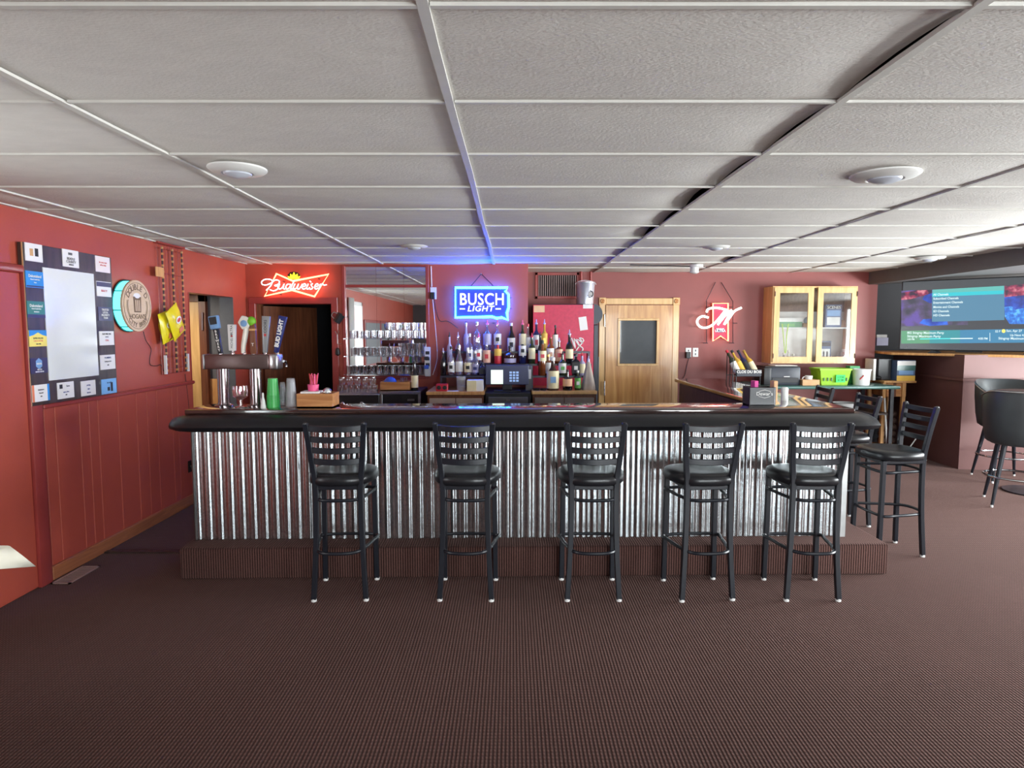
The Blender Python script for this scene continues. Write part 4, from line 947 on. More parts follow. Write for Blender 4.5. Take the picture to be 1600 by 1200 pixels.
# blue state-shaped sign
BY = YW - .07
b2 = thing('neon_sign', 'blue glowing state-shaped beer sign reading BUSCH LIGHT', 'neon sign', at(753, 500, BY))
sd = [(258, 248), (668, 248), (648, 275), (672, 300), (674, 400), (660, 445), (667, 498), (620, 480), (580, 486), (545, 474), (258, 480)]
g = [at(660 + a / 5, 400 + b / 5, BY) for a, b in sd]
MB().tube(g, .0135, 8, True).build('neon_tube', 'neon_blue', b2)
MB().prism([(p.x, p.z) for p in g], (0, BY + .018, 0), X, Z, Y_ * .006).build('back_plate', 'blue_plate', b2)
ct = at(660 + 465 / 5, 400 + 342 / 5, BY)
emis('sign_white', (.85, .92, .95), 1.1)
text('BUSCH', .185, ct, X, Z, 'sign_white', b2, off=.0015, depth=.012, sx=.84, space=1.05)
ct2 = at(660 + 452 / 5, 400 + 413 / 5, BY); text('LIGHT', .085, ct2, X, Z, 'sign_white', b2, off=.001, depth=.012, shear=.2, sx=1.15, space=1.1)
for s in (-1, 1): MB().box(ct2.x + s * .2 - .03, ct2.x + s * .2 + .03, BY - .004, BY + .004, ct2.z - .006, ct2.z + .006).build('dash', 'sign_white', b2)
n0 = at(752, 428, YW - .01)
M('dark_chain', srgb(50, 36, 44), .5, .5)
for u in (736, 771): MB().tube([n0, at(u, 447, BY)], .004, 6).build('hanging_chain', 'dark_chain', b2)
MB().tube([n0 + Y_ * .02, n0 - Y_ * .03], .006, 6).build('nail', 'steel', b2)
for u, v in ((728, 503), (771, 505), (798, 465), (798, 482)): p = at(u, v, BY); MB().tube([p - X * .012 + Y_ * .02, p + X * .012 + Y_ * .02], .004, 6).build('standoff', 'black_plastic', b2)
# white M on a red ribbon
MY = YD - .07
b3 = thing('neon_sign', 'white script M neon on a red ribbon hanging by the glass cabinet', 'neon sign', at(1125, 535, MY))
rib = [(970, 370), (1088, 370), (1088, 665), (1030, 625), (970, 665)]
g = [at(920 + a / 5, 400 + b / 5, MY) for a, b in rib]
MB().tube(g, .0085, 8, True).build('neon_tube', 'neon_red', b3)
MB().prism([(p.x, p.z) for p in g], (0, MY + .018, 0), X, Z, Y_ * .005).build('back_plate', 'red_plate', b3)
emblem = [[(460, 680), (370, 658), (300, 695), (280, 760), (330, 828), (430, 840), (540, 785), (640, 680), (710, 590), (755, 545)],
          [(435, 595), (450, 548), (540, 523), (650, 530), (745, 556)], [(748, 558), (690, 670), (610, 795)],
          [(612, 792), (700, 680), (790, 585), (835, 560)], [(835, 562), (775, 670), (712, 792)], [(715, 790), (800, 680), (880, 575), (990, 522)]]
neon(MY - .03, 1062, 430, 10.256, emblem, b3, 'neon_warm', .0135)
lc = at(920 + 1028 / 5, 400 + 582 / 5, MY)
MB().box(lc.x - .055, lc.x + .055, MY + .008, MY + .018, lc.z - .026, lc.z + .026).build('badge', 'card_navy', b3)
text('ULTRA', .045, (lc.x, MY + .006, lc.z - .005), X, Z, 'sign_white', b3); text('MICHELOB', .02, (lc.x, MY + .006, lc.z + .02), X, Z, 'sign_white', b3)
for u0, u1 in ((1118, 1103), (1127, 1145)):
    MB().tube([at(u0, 441, YD - .01), at(u1, 471, MY)], .004, 6).build('hanging_chain', 'dark_chain', b3)
for u in (1104, 1145):
    MB().tube([at(u, 470, MY + .02), at(u, 536, MY + .02)], .005, 6).build('frame_wire', 'dark_chain', b3); MB().tube([at(u - 6, 536, MY + .02), at(u + 2, 536, MY + .02)], .005, 6).build('frame_wire', 'dark_chain', b3)
MB().tube([at(1104, 480, MY + .02), at(1145, 480, MY + .02)], .005, 6).build('frame_wire', 'dark_chain', b3); MB().tube([at(1145, 505, MY + .02), at(1152, 505, MY + .02)], .005, 6).build('frame_wire', 'dark_chain', b3)
# ================================================================== back bar
# white plug box and cord on the purple wall
a, b = at(672.5, 467.5, YW), at(682, 449, YW); zm = at(677, 457, YW).z
o = thing('wall_outlet', 'white outlet with a black plug beside the mirror frame', 'outlet', ((a.x + b.x) / 2, YW, a.z))
MB().box(a.x, b.x, YW - .01, YW, a.z, b.z).build('plate', 'white_plastic', o, bev=.003); MB().box(a.x + .004, b.x - .016, YW - .05, YW - .01, a.z, zm).build('plug', 'black_plastic', o, bev=.004)
tag(MB().tube([at(673.5, 416, YW - .008), at(674.5, 448, YW - .008)], .006, 6).build('conduit', 'white_plastic'), 'thin white conduit running from the outlet up to the ceiling', 'cord')
tag(MB().tube(smoothpath([at(678, 468, YW - .012), at(686, 500, YW - .012), at(700, 502, YW - .012), at(716, 513, YW - .012)], 4), .004, 5).build('sign_cord', 'black_plastic'), 'dark cord trailing from the outlet behind the bottles', 'cord')
ps = thing('power_strip', 'white power strip hanging at the right edge of the mirror', 'power strip', at(668, 588, YW - .05))
a, b = at(664, 588, YW - .05), at(673, 542, YW - .05)
MB().box(a.x, b.x, YW - .075, YW - .04, a.z, b.z).build('body', 'white_plastic', ps, bev=.01, seg=2)
for k in range(3): zz = a.z + (b.z - a.z) * (.4 + .2 * k); MB().box(a.x + .012, b.x - .012, YW - .078, YW - .072, zz - .018, zz + .018).build('socket', 'ink', ps)
for k, (m_, z_) in enumerate((('blue_plastic', .32), ('black_plastic', .62))): zz = a.z + (b.z - a.z) * z_; MB().box(a.x, b.x - .02, YW - .11, YW - .078, zz - .02, zz + .02).build('plug', m_, ps, bev=.004)
MB().tube(smoothpath([at(676, 468, YW - .02), at(681, 520, YW - .02), at(683, 560, YW - .03), at(676, 586, YW - .05)], 4), .004, 5).build('cord', 'white_plastic', ps)
# counters
CZ = .965; YF = 6.72
def cabinet(name, u0, u1, vtop, label, topmat, doormat, ndoor, z=None):
    a, b = at(u0, vtop, YF), at(u1, vtop, YF); z = z or a.z
    c = thing(name, label, 'cabinet', ((a.x + b.x) / 2, (YF + YW) / 2, 0))
    MB().box(a.x + .01, b.x - .01, YF + .03, YW - .005, 0, z - .035).build('body', 'brown_wood', c, smooth=False)
    MB().box(a.x, b.x, YF, YW - .005, z - .035, z).build('worktop', topmat, c, bev=.004)
    w = (b.x - a.x - .05) / ndoor
    for k in range(ndoor):
        x = a.x + .025 + w * k; d = MB().box(x + .004, x + w - .004, YF + .01, YF + .03, .1, z - .07).build('door', doormat, c, bev=.004)
        MB().tube([(x + (.04 if k else w - .04), YF - .01, z - .16), (x + (.04 if k else w - .04), YF - .01, z - .28)], .006, 6).build('handle', 'black_plastic', d)
    return z, a.x, b.x
M('beige_lam', srgb(190, 172, 158), .45); M('grey_lam', srgb(140, 132, 128), .4)
za, ax0, ax1 = cabinet('counter_cabinet', 666, 757, 612, 'back bar cabinet with wooden top and beige doors left of the till', 'pine', 'beige_lam', 2)
zc, cx0, cx1 = cabinet('counter_cabinet', 831, 933, 611, 'back bar cabinet with light wooden top and grey doors right of the till', 'maple', 'grey_lam', 2)
# till on black cabinet
a, b = at(757, 616, YF), at(831, 616, YF); zt = za - .01
tc = thing('till_stand', 'black stand with a drawer under the till', 'stand', ((a.x + b.x) / 2, 7.0, 0))
MB().box(a.x + .004, b.x - .004, YF + .02, YW - .01, 0, zt).build('body', 'black_plastic', tc, bev=.01); dr = MB().box(a.x + .04, b.x - .04, YF + .005, YF + .02, zt - .2, zt - .045).build('drawer', 'grey_plastic', tc, bev=.004)
MB().box((a.x + b.x) / 2 - .02, (a.x + b.x) / 2 + .02, YF, YF + .006, zt - .09, zt - .07).build('lock', 'steel', dr)
tp = thing('till_terminal', 'black point of sale touch screen seen from its back with a bright label', 'till', ((a.x + b.x) / 2, 6.85, zt))
m0, m1 = at(759, 601, 6.82), at(826, 570, 6.82); mcx = (m0.x + m1.x) / 2
M('till_dark', srgb(52, 56, 92), .4); emis('till_screen', (.75, .95, .75), .55); emis('till_keys', (.3, .45, .75), .35)
scn = MB().box(m0.x, m1.x, 6.80, 6.84, m0.z, m1.z).build('screen_housing', 'till_dark', tp, bev=.006)
s0, s1 = at(767, 600, 6.80), at(786, 578, 6.80); MB().box(s0.x, s1.x, 6.796, 6.80, max(s0.z, m0.z + .005), s1.z).build('bright_panel', 'till_screen', scn)
for i in range(3):
    for j in range(4):
        q = at(798 + 5.2 * i, 582 + 4.3 * j, 6.8); MB().box(q.x - .013, q.x + .013, 6.796, 6.80, q.z - .01, q.z + .01).build('key', 'till_keys', scn)
MB().box(mcx - .05, mcx + .05, 6.84, 6.92, zt + .012, m0.z + .1).build('neck', 'black_plastic', tp, bev=.01); MB().box(mcx - .14, mcx + .14, 6.78, 7.0, zt, zt + .014).build('foot', 'black_plastic', tp, bev=.004)
g0 = at(824, 592, 6.9); prn = thing('card_reader', 'pale grey card reader at the right side of the till screen', 'card reader', (g0.x, 6.95, zt))
MB().box(g0.x - .02, g0.x + .05, 6.9, 7.0, zt, g0.z + .14).build('body', 'grey_plastic', prn, bev=.006); MB().box(g0.x - .01, g0.x + .04, 6.895, 6.9, g0.z, g0.z + .1).build('front', 'white_plastic', prn)
# bottle risers (three steps)
TZ = [1.13, 1.25, 1.38]; TYY = [(6.93, 7.06), (7.06, 7.2), (7.2, 7.39)]
M('riser_black', srgb(44, 40, 58), .35)
ra_, rb2 = at(688, 587, 6.95).x, at(926, 587, 6.95).x
rs1 = thing('bottle_riser', 'stepped dark display shelf carrying the liquor bottles', 'shelf', ((ra_ + rb2) / 2, 7.2, za))
ml, mr_ = at(757, 587, 6.95).x, at(830, 587, 6.95).x
MB().box(ra_, ml, *TYY[0], TZ[0] - .02, TZ[0]).build('step_board', 'riser_black', rs1); MB().box(mr_, rb2, *TYY[0], TZ[0] - .02, TZ[0]).build('step_board', 'riser_black', rs1)
MB().box(ra_, rb2, *TYY[1], TZ[1] - .02, TZ[1]).build('step_board', 'riser_black', rs1); MB().box(ra_, rb2, *TYY[2], TZ[2] - .02, TZ[2]).build('step_board', 'riser_black', rs1)
for x in (ra_, ml - .02, mr_, rb2 - .02):
    for k in (0, 1, 2): MB().box(x, x + .02, TYY[k][0] + .005, TYY[k][1], zt if ml <= x < mr_ else za - .001, TZ[k] - .02).build('support', 'riser_black', rs1, smooth=False)
# ---- bottles
glass('bottle_clear', (.93, .95, 1), .25); glass('bottle_blue', (.55, .65, 1), .25)
M('amber_glass', srgb(120, 60, 24), .12, var=.15, coat=.5); M('brown_glass', srgb(58, 30, 22), .1, coat=.5); M('green_glass', srgb(40, 52, 30), .12, coat=.5); M('black_glass', srgb(22, 20, 26), .1, coat=.5)
M('navy_glass', srgb(30, 34, 80), .12, coat=.5); M('gold_glass', srgb(205, 160, 60), .15, coat=.5); M('frost_glass', srgb(170, 165, 200), .35); M('violet_glass', srgb(70, 50, 110), .12, coat=.5)
M('lab_white', srgb(232, 230, 226), .5); M('lab_cream', srgb(232, 220, 180), .5); M('lab_pink', srgb(222, 172, 150), .5); M('lab_yellow', srgb(235, 190, 80), .5); M('lab_black', srgb(34, 34, 38), .5); M('lab_green', srgb(96, 170, 84), .5); M('lab_peach', srgb(240, 190, 150), .5)
M('cap_red', srgb(200, 40, 60), .4); M('cap_pink', srgb(238, 90, 130), .4); M('cap_gold', srgb(200, 160, 80), .3, .7)
PRF = {'std': [(.93, 0), (1, .02), (1, .56), (.9, .63), (.55, .70), (.34, .75), (.32, .97)], 'slope': [(.95, 0), (1, .02), (1, .46), (.82, .58), (.42, .72), (.33, .8), (.31, .97)],
       'flask': [(.96, 0), (1, .03), (.98, .5), (.7, .62), (.28, .68), (.24, .97)], 'square': [(.97, 0), (1, .02), (1, .66), (.8, .74), (.38, .78), (.36, .97)],
       'wine': [(.95, 0), (1, .02), (1, .54), (.85, .63), (.45, .72), (.36, .78), (.36, .97)], 'thin': [(.9, 0), (1, .03), (1, .5), (.7, .62), (.45, .66), (.42, .97)]}
def bottle(u, vt, w, tier, style, gm, lm, cap, label, badge=None, lz=(.12, .45), base=None, Y=None, nseg=16):
    Yb = Y or (TYY[tier][0] + .062 if tier < 2 else 7.27); zb = base if base is not None else TZ[tier]
    p = at(u, 560, Yb); p.z = zb; h = at(u, vt, Yb).z - zb; r = w * Yb / 1020 / 2
    o = thing('bottle', label, 'bottle', p, 'liquor bottles of the back bar')
    hc = h * (.93 if cap in ('cap_black', 'white', 'red', 'gold', 'steel') else .86)
    n = 4 if style == 'square' else nseg
    pr = [(q * r * (1.3 if n == 4 else 1), z * hc) for q, z in PRF[style]]
    m = MB(); m.lathe(pr, (0, 0, 0), n)
    if n == 4: m.xf(Matrix.Rotation(PI / 4, 4, 'Z'))
    m.xf(Matrix.Translation(p)).build('glass_body', gm, o, bev=.004 if n == 4 else 0)
    if lm:
        r2 = r * 1.02 if n != 4 else r * 1.32; m = MB(); m.lathe([(r2, lz[0] * h), (r2, lz[1] * h)], (0, 0, 0), n)
        m.f = m.f[:-2]
        if n == 4: m.xf(Matrix.Rotation(PI / 4, 4, 'Z'))
        lo = m.xf(Matrix.Translation(p)).build('bottle_label', lm, o)
        if badge: MB().cbox(p + Vector((0, -(r * 1.03 if n != 4 else r * .95), (lz[0] * .5 + lz[1] * .5) * h)), r * .9, .004, (lz[1] - lz[0]) * h * .35).build('label_badge', badge, lo)
    rn = pr[-1][0]; t = p + Z * hc * .97
    if cap in ('pink', 'clearp', 'blackp', 'redp'):
        cm = {'pink': 'cap_pink', 'clearp': 'frost_glass', 'blackp': 'lab_black', 'redp': 'cap_red'}[cap]
        MB().lathe([(rn * 1.25, 0), (rn * 1.3, h * .03), (rn * .6, h * .05), (.004, h * .15)], t, 10).build('pourer', cm, o)
    elif cap:
        cm = {'cap_black': 'lab_black', 'white': 'lab_white', 'red': 'cap_red', 'gold': 'cap_gold', 'steel': 'steel'}[cap]
        MB().lathe([(rn * 1.15, -h * .03), (rn * 1.15, h * .07), (rn * .9, h * .075)], t, 10).build('cap', cm, o)
    return o
B = bottle
B(692.5, 543, 9, 0, 'std', 'black_glass', None, 'clearp', 'plain dark bottle at the far left end of the bottle display')
B(705, 540, 11, 0, 'std', 'bottle_clear', 'lab_white', 'cap_black', 'clear bottle with white label, second in the front row from the left', 'ink')
B(717.5, 538, 11.5, 0, 'slope', 'bottle_clear', 'lab_white', 'steel', 'clear bottle with white label and steel neck, third in the front row', None)
B(731, 542, 12, 0, 'slope', 'bottle_clear', 'lab_cream', 'white', 'clear bottle with cream label, fourth in the front row', 'ink')
B(742.5, 547, 12, 0, 'std', 'bottle_blue', 'frost_glass', 'white', 'blue tinted bottle with white cap, last in the left front row', 'navy')
B(754, 566, 11, 0, 'square', 'navy_glass', 'lab_black', 'cap_black', 'short square dark bottle left of the till screen')
B(702.5, 518, 8, 1, 'wine', 'frost_glass', None, 'blackp', 'slim frosted bottle with dark pourer behind the second bottle')
B(716, 518, 9, 1, 'std', 'bottle_blue', 'lab_black', 'clearp', 'slim bottle with black label and clear pourer behind the third bottle')
B(728.5, 503.5, 8, 2, 'thin', 'frost_glass', 'frost_glass', 'steel', 'tall bottle with long silver neck at the left of the top row')
B(734, 520, 11, 1, 'std', 'bottle_clear', 'lab_white', 'white', 'clear bottle with white cap and blue seal in the middle row', 'navy')
B(745.5, 502, 12, 2, 'std', 'bottle_clear', None, 'steel', 'tall clear bottle without label, below the left end of the blue sign')
B(748, 519, 11, 1, 'std', 'bottle_clear', 'lab_white', 'pink', 'clear bottle with pink pourer and red seal in the middle row', 'cap_red')
B(761.5, 499, 12.5, 2, 'std', 'bottle_blue', 'frost_glass', 'pink', 'tall bluish bottle with pink pourer below the centre of the blue sign', None, (.2, .55))
B(760.5, 534, 12, 1, 'slope', 'bottle_clear', 'lab_pink', 'clearp', 'clear bottle with large salmon label in front of the tall bluish one', 'cap_red', (.05, .62))
B(777.5, 499, 11.5, 2, 'std', 'bottle_clear', 'lab_white', 'pink', 'tall clear bottle with pink pourer at the right of the salmon label', 'ink', (.2, .55))
B(778, 533, 11.5, 1, 'slope', 'cap_red', 'lab_yellow', 'clearp', 'red bottle with yellow label above the till screen', None, (.35, .66))
B(799, 503.5, 12, 2, 'slope', 'black_glass', 'lab_white', 'white', 'dark bottle with white cap and big white label right of the blue sign', 'ink', (.0, .46))
B(797, 540, 19, 1, 'flask', 'brown_glass', 'frost_glass', 'cap_black', 'squat wide flask bottle directly above the till screen', None, (.06, .3))
B(816.5, 499, 11, 2, 'slope', 'green_glass', 'lab_cream', 'pink', 'tall dark green bottle with beige label and pink pourer by the wall edge', None, (.1, .55))
B(816.5, 537, 11.5, 1, 'std', 'navy_glass', 'lab_white', 'cap_black', 'blue bottle with white label at the right end of the till screen', 'ink', (.4, .9))
B(825, 505, 7, 2, 'thin', 'bottle_clear', 'lab_white', 'red', 'slim bottle with red cap at the wall edge', None, (.05, .5))
B(831, 519, 11, 1, 'wine', 'green_glass', 'lab_cream', 'redp', 'olive wine shaped bottle with cream label and red pourer', None, (.15, .5))
B(838, 498, 10.5, 2, 'std', 'navy_glass', 'lab_white', 'clearp', 'tall navy bottle with white label before the red cooler', 'cap_red', (.05, .5))
B(844, 517, 8, 1, 'thin', 'black_glass', 'lab_black', 'blackp', 'slim black bottle squeezed between navy and amber bottles', None)
B(850.5, 498, 9.5, 2, 'std', 'gold_glass', 'lab_yellow', 'clearp', 'tall golden bottle before the red cooler', 'cap_gold', (.1, .55))
B(847.5, 530, 12.5, 0, 'std', 'amber_glass', 'lab_cream', 'cap_black', 'amber bottle with cream label and red badge right of the till', 'cap_red', (.4, .68), Y=6.99)
B(860, 520, 12.5, 1, 'std', 'amber_glass', 'lab_white', 'redp', 'amber bottle with white label and red pourer in the middle row', 'lab_pink', (.12, .5))
B(867.5, 507, 8.5, 2, 'std', 'brown_glass', 'lab_white', 'cap_black', 'slim brown bottle with black cap and tall white label', None, (.1, .62))
B(873.5, 527, 12.5, 1, 'std', 'amber_glass', 'lab_pink', 'clearp', 'amber bottle with pinkish label in the middle row', 'cap_red', (.1, .55))
B(889.5, 514, 12, 1, 'wine', 'black_glass', 'lab_cream', 'clearp', 'dark champagne shaped bottle with cream label before the red panel', None, (.15, .42))
B(857, 553, 12, 0, 'std', 'amber_glass', 'lab_white', 'gold', 'short amber bottle with white label behind the big brown jug', None, (.1, .6), Y=6.99)
B(864, 557, 19, 0, 'slope', 'brown_glass', 'lab_cream', 'white', 'big brown bottle with tall cream label standing on the cabinet top', 'light_blue', (.06, .58), base=zc, Y=6.82)
B(879, 548, 12.5, 0, 'std', 'green_glass', 'lab_white', 'blackp', 'dark bottle with white and green label in the right front row', 'lab_green', (.1, .5))
B(899.5, 552, 12.5, 0, 'square', 'black_glass', 'lab_black', 'cap_black', 'square black bottle with black label near the red panel', 'lab_white', (.1, .6))
B(909.5, 550, 10.5, 0, 'std', 'frost_glass', 'lab_cream', 'redp', 'frosted bottle with red pourer at the right end of the display', None, (.1, .5))
B(887, 577, 15, 0, 'flask', 'black_glass', 'lab_peach', 'cap_black', 'round black bottle with peach oval label on the cabinet top', None, (.2, .55), base=zc, Y=6.82)
B(903, 578, 10, 0, 'std', 'green_glass', 'lab_green', 'white', 'small green labelled bottle between the round black one and the towel', 'lab_white', (.1, .6), base=zc, Y=6.84)
# towel covered bottle
q = at(919, 606, 6.86); q.z = zc
hT = at(919, 556, 6.86).z - zc
M('towel', srgb(168, 156, 148), .9, var=.12, bump=.2, bscale=60)
tw_ = thing('towel_bottle', 'bottle draped with a grey beige bar towel at the right end of the cabinet', 'towel', q)
vs = []; fs = []; n = 28; pr = [(.068, 0), (.066, .12), (.055, .3), (.042, .5), (.03, .66), (.022, .78), (.016, .84)]
for k, (r, z) in enumerate(pr):
    for i in range(n):
        a = 2 * PI * i / n; rr = r * (1 + .16 * math.sin(5 * a + .6) * (1 - k / 7) + .06 * math.sin(11 * a)); vs.append(q + Vector((rr * math.cos(a), rr * math.sin(a) * .7, z * hT)))
fs = [(k * n + i, k * n + (i + 1) % n, (k + 1) * n + (i + 1) % n, (k + 1) * n + i) for k in range(len(pr) - 1) for i in range(n)]
MB().add(vs, fs + [tuple(range(n))[::-1]]).build('towel', 'towel', tw_, ang=70)
MB().lathe([(.014, .82 * hT), (.014, .9 * hT), (.006, .93 * hT), (.004, hT)], q, 10).build('pourer', 'frost_glass', tw_)
for u, lab in ((838, 'small black dish on the cabinet top nearest the till'), (849, 'small black dish on the cabinet top nearest the big brown bottle')):
    q = at(u, 607, 6.8); q.z = zc; tag(MB().lathe([(.03, 0), (.042, .02), (.038, .02), (.028, .006), (.001, .006)], q, 14).build('black_dish', 'black_plastic'), lab, 'dish')
# counter items left
q = at(691, 606, 6.8); q.z = za
rc = thing('red_caddy', 'red box with two cup holes on the wooden cabinet top', 'box', q)
MB().box(q.x - .062, q.x + .062, 6.76, 6.86, za, za + .075).build('body', 'cap_red', rc, bev=.006)
for s in (-1, 1): MB().lathe([(.022, 0), (.022, -.004), (.015, -.005)], (q.x + s * .03, 6.76, za + .038), 12, 'y').build('hole_ring', 'lab_black', rc)
q = at(707, 609, 6.76); q.z = za
tag(MB().cbox(q + Z * .003, .12, .08, .005, .2).build('paper_slip', 'paper'), 'white paper slips lying beside the red box', 'paper')
q = at(720.5, 611, 6.83); q.z = za
tag(MB().lathe([(.045, 0), (.05, .15), (.047, .15), (.042, .004), (.001, .004)], q, 16).build('plastic_tub', 'cup_clear'), 'translucent plastic tub between red box and white box', 'tub')
a, b = at(729.5, 612, 6.76), at(755, 594, 6.76)
wb_ = thing('white_carton', 'white cardboard carton left of the till screen', 'box', ((a.x + b.x) / 2, 6.8, za))
MB().box(a.x, b.x, 6.76, 6.9, za, b.z).build('body', 'paper', wb_, bev=.002); MB().box(a.x, a.x + (b.x - a.x) * .58, 6.757, 6.76, za + .006, b.z - .006).build('printed_side', 'lab_cream', wb_)
# under the mirror: glass rack unit, mini cooler, tray, wine bottle
a, b = at(521, 616, 6.75), at(592, 616, 6.75); zg = a.z
gu = thing('glass_sink_unit', 'black under-bar glass washing unit below the mirror', 'bar unit', ((a.x + b.x) / 2, 7.0, 0))
MB().box(a.x, b.x, 6.76, 7.36, 0, zg - .01).build('body', 'black_plastic', gu, bev=.006); MB().box(a.x - .005, b.x + .005, 6.74, 7.36, zg - .01, zg).build('drain_top', 'steel', gu, bev=.003)
for f in (.2, .62): MB().lathe([(.022, 0), (.022, -.02), (.014, -.028)], (a.x + (b.x - a.x) * f, 6.76, zg - .1), 12, 'y').build('knob', 'chrome', gu)
a, b = at(592, 612, 6.75), at(657, 612, 6.75); zk = a.z
mc = thing('mini_cooler', 'black mini cooler with a steel frame below the mirror', 'cooler', ((a.x + b.x) / 2, 7.0, 0))
MB().box(a.x + .004, b.x - .004, 6.8, 7.36, 0, zk).build('body', 'black_plastic', mc, bev=.006)
for q in ((a.x + .004, b.x - .004, zk - .03, zk), (a.x + .004, a.x + .03, .1, zk - .03), (b.x - .03, b.x - .004, .1, zk - .03)): MB().box(q[0], q[1], 6.77, 6.8, q[2], q[3]).build('door_frame', 'steel', mc, bev=.003)
MB().box(b.x - .14, b.x - .07, 6.765, 6.79, zk - .1, zk - .08).build('badge', 'steel', mc)
a2, b2_ = at(594, 609, 6.85), at(640, 597, 6.85)
ty = thing('wooden_tray', 'brown wooden tray on the mini cooler', 'tray', ((a2.x + b2_.x) / 2, 6.95, zk))
for q in ((a2.x, b2_.x, 6.85, 6.862), (a2.x, b2_.x, 7.05, 7.062), (a2.x, a2.x + .012, 6.862, 7.05), (b2_.x - .012, b2_.x, 6.862, 7.05)): MB().box(*q, zk, b2_.z).build('side', 'oak_box', ty)
MB().box(a2.x, b2_.x, 6.85, 7.06, zk, zk + .01).build('bottom', 'oak_box', ty)
q = at(610, 597, 6.95)
tag(MB().sphere((q.x, 6.95, zk + .075), .07, .06, .065, 14, 8).build('blue_cloth', 'blue_plastic'), 'crumpled blue cloth lying in the wooden tray', 'cloth')
for k, u in enumerate((628, 634)):
    q = at(u, 590, 6.95); tag(MB().lathe([(.018, 0), (.02, .12), (.018, .12), (.016, .004), (.001, .004)], (q.x, 6.95, zk + .011), 12).build('shot_glass', 'clear_glass'), ['shot glass in the wooden tray, the one nearer the blue cloth', 'shot glass in the wooden tray, the one nearer the wine bottle'][k], 'glass', 'shot glasses in the tray')
B(647.5, 563, 11, 0, 'wine', 'black_glass', 'lab_cream', 'cap_black', 'dark wine bottle with cream label beside the wooden tray', None, (.1, .5), base=zk, Y=6.9)
# glassware
GL = {}
def gproto(kind):
    P = {'pint': [(.03, 0), (.032, .004), (.042, .14), (.040, .14), (.029, .008), (.001, .008)], 'tumbler': [(.034, 0), (.036, .004), (.039, .095), (.037, .095), (.033, .008), (.001, .008)],
         'stem': [(.038, .17), (.042, .12), (.03, .085), (.006, .07), (.005, .012), (.034, .004), (.034, 0)], 'mug': [(.038, 0), (.04, .004), (.042, .12), (.039, .12), (.036, .01), (.001, .01)]}[kind]
    o = MB().lathe(P, (0, 0, 0), 14).build('drinking_glass', 'clear_glass'); o.location = (0, 0, 0)
    return o
def place_glass(kind, loc, label, group, cat='glass', sc=1):
    if kind not in GL:
        o = gproto(kind); GL[kind] = o.data; o.data.transform(Matrix.Translation((0, 0, 0)))
    else: o = bpy.data.objects.new('drinking_glass', GL[kind]); COL.objects.link(o)
    o.location = loc; o.scale = (sc, sc, sc); tag(o, label, cat, group); return o
rg = random.Random(5)
ORD = 'first second third fourth fifth sixth seventh eighth ninth tenth eleventh'.split()
def row(u0, u1, n, Y, z, kind, label, group, sc=1):
    for k in range(n):
        p = at(u0 + (u1 - u0) * (k + .5) / n, 560, Y); place_glass(kind, (p.x, Y + rg.uniform(-.006, .006), z), '%s, %s from the left' % (label, ORD[k]), group, sc=sc)
g1 = 'glasses on the mirror shelves'
row(543, 664, 11, YW - .105, SHZ[0], 'tumbler', 'tumbler in the front row of the lowest mirror shelf', g1, .95); row(543, 664, 11, YW - .04, SHZ[0], 'tumbler', 'tumbler in the rear row of the lowest mirror shelf', g1 + ' lowest rear', .95)
row(548, 622, 7, YW - .07, SHZ[1], 'tumbler', 'short tumbler on the left of the middle mirror shelf', g1 + ' middle left'); row(624, 663, 4, YW - .075, SHZ[1], 'pint', 'tall pint glass at the right of the middle mirror shelf', g1 + ' middle right')
row(546, 664, 11, YW - .075, SHZ[2], 'tumbler', 'short tumbler on the top mirror shelf', g1 + ' top', .92)
row(602, 664, 5, YW - .075, SHZ[2] + .09, 'tumbler', 'tumbler stacked on other glasses, right of the top mirror shelf', g1 + ' stacked', .9)
g2 = 'glasses on the washing unit'
row(528, 588, 5, 7.0, zg, 'stem', 'stemmed wine glass on the washing unit below the mirror', g2 + ' stems', .95); row(526, 590, 7, 6.85, zg, 'mug', 'glass tumbler in the front row on the washing unit', g2 + ' front', .75)
# ---- tall red cooler with bucket
FY = 7.62; a, b = at(833, 475, FY), at(928, 475, FY); c2 = at(941, 475, FY)
M('cooler_red', srgb(200, 44, 78), .45, var=.1, scale=30); M('cooler_black', srgb(44, 48, 60), .4)
fr = thing('drinks_cooler', 'tall drinks cooler showing its scuffed red side panel and black door edge', 'cooler', ((a.x + b.x) / 2, FY + .3, 0))
MB().box(a.x + .004, b.x - .004, FY + .012, YD - .2, 0, a.z).build('cabinet', 'cooler_black', fr, bev=.006); MB().box(a.x, b.x, FY, FY + .012, .08, a.z - .008).build('side_panel', 'cooler_red', fr, bev=.003)
MB().box(b.x - .002, b.x + .055, FY + .01, YD - .22, .08, at(930, 507, FY).z).build('door', 'cooler_black', fr, bev=.01)
zc1 = at(935, 507, FY).z; hh = a.z - zc1
MB().prism([(0, 0)] + [(.105 * math.sin(k * PI / 10), hh / 2 - hh / 2 * math.cos(k * PI / 10)) for k in range(1, 10)] + [(0, hh)], (b.x, FY + .01, zc1), X, Z, Y_ * .6).build('canopy', 'cooler_black', fr)
MB().tube([(b.x + .065, FY + .05, .9), (b.x + .065, FY + .05, 1.3)], .01, 8).build('door_handle', 'black_plastic', fr)
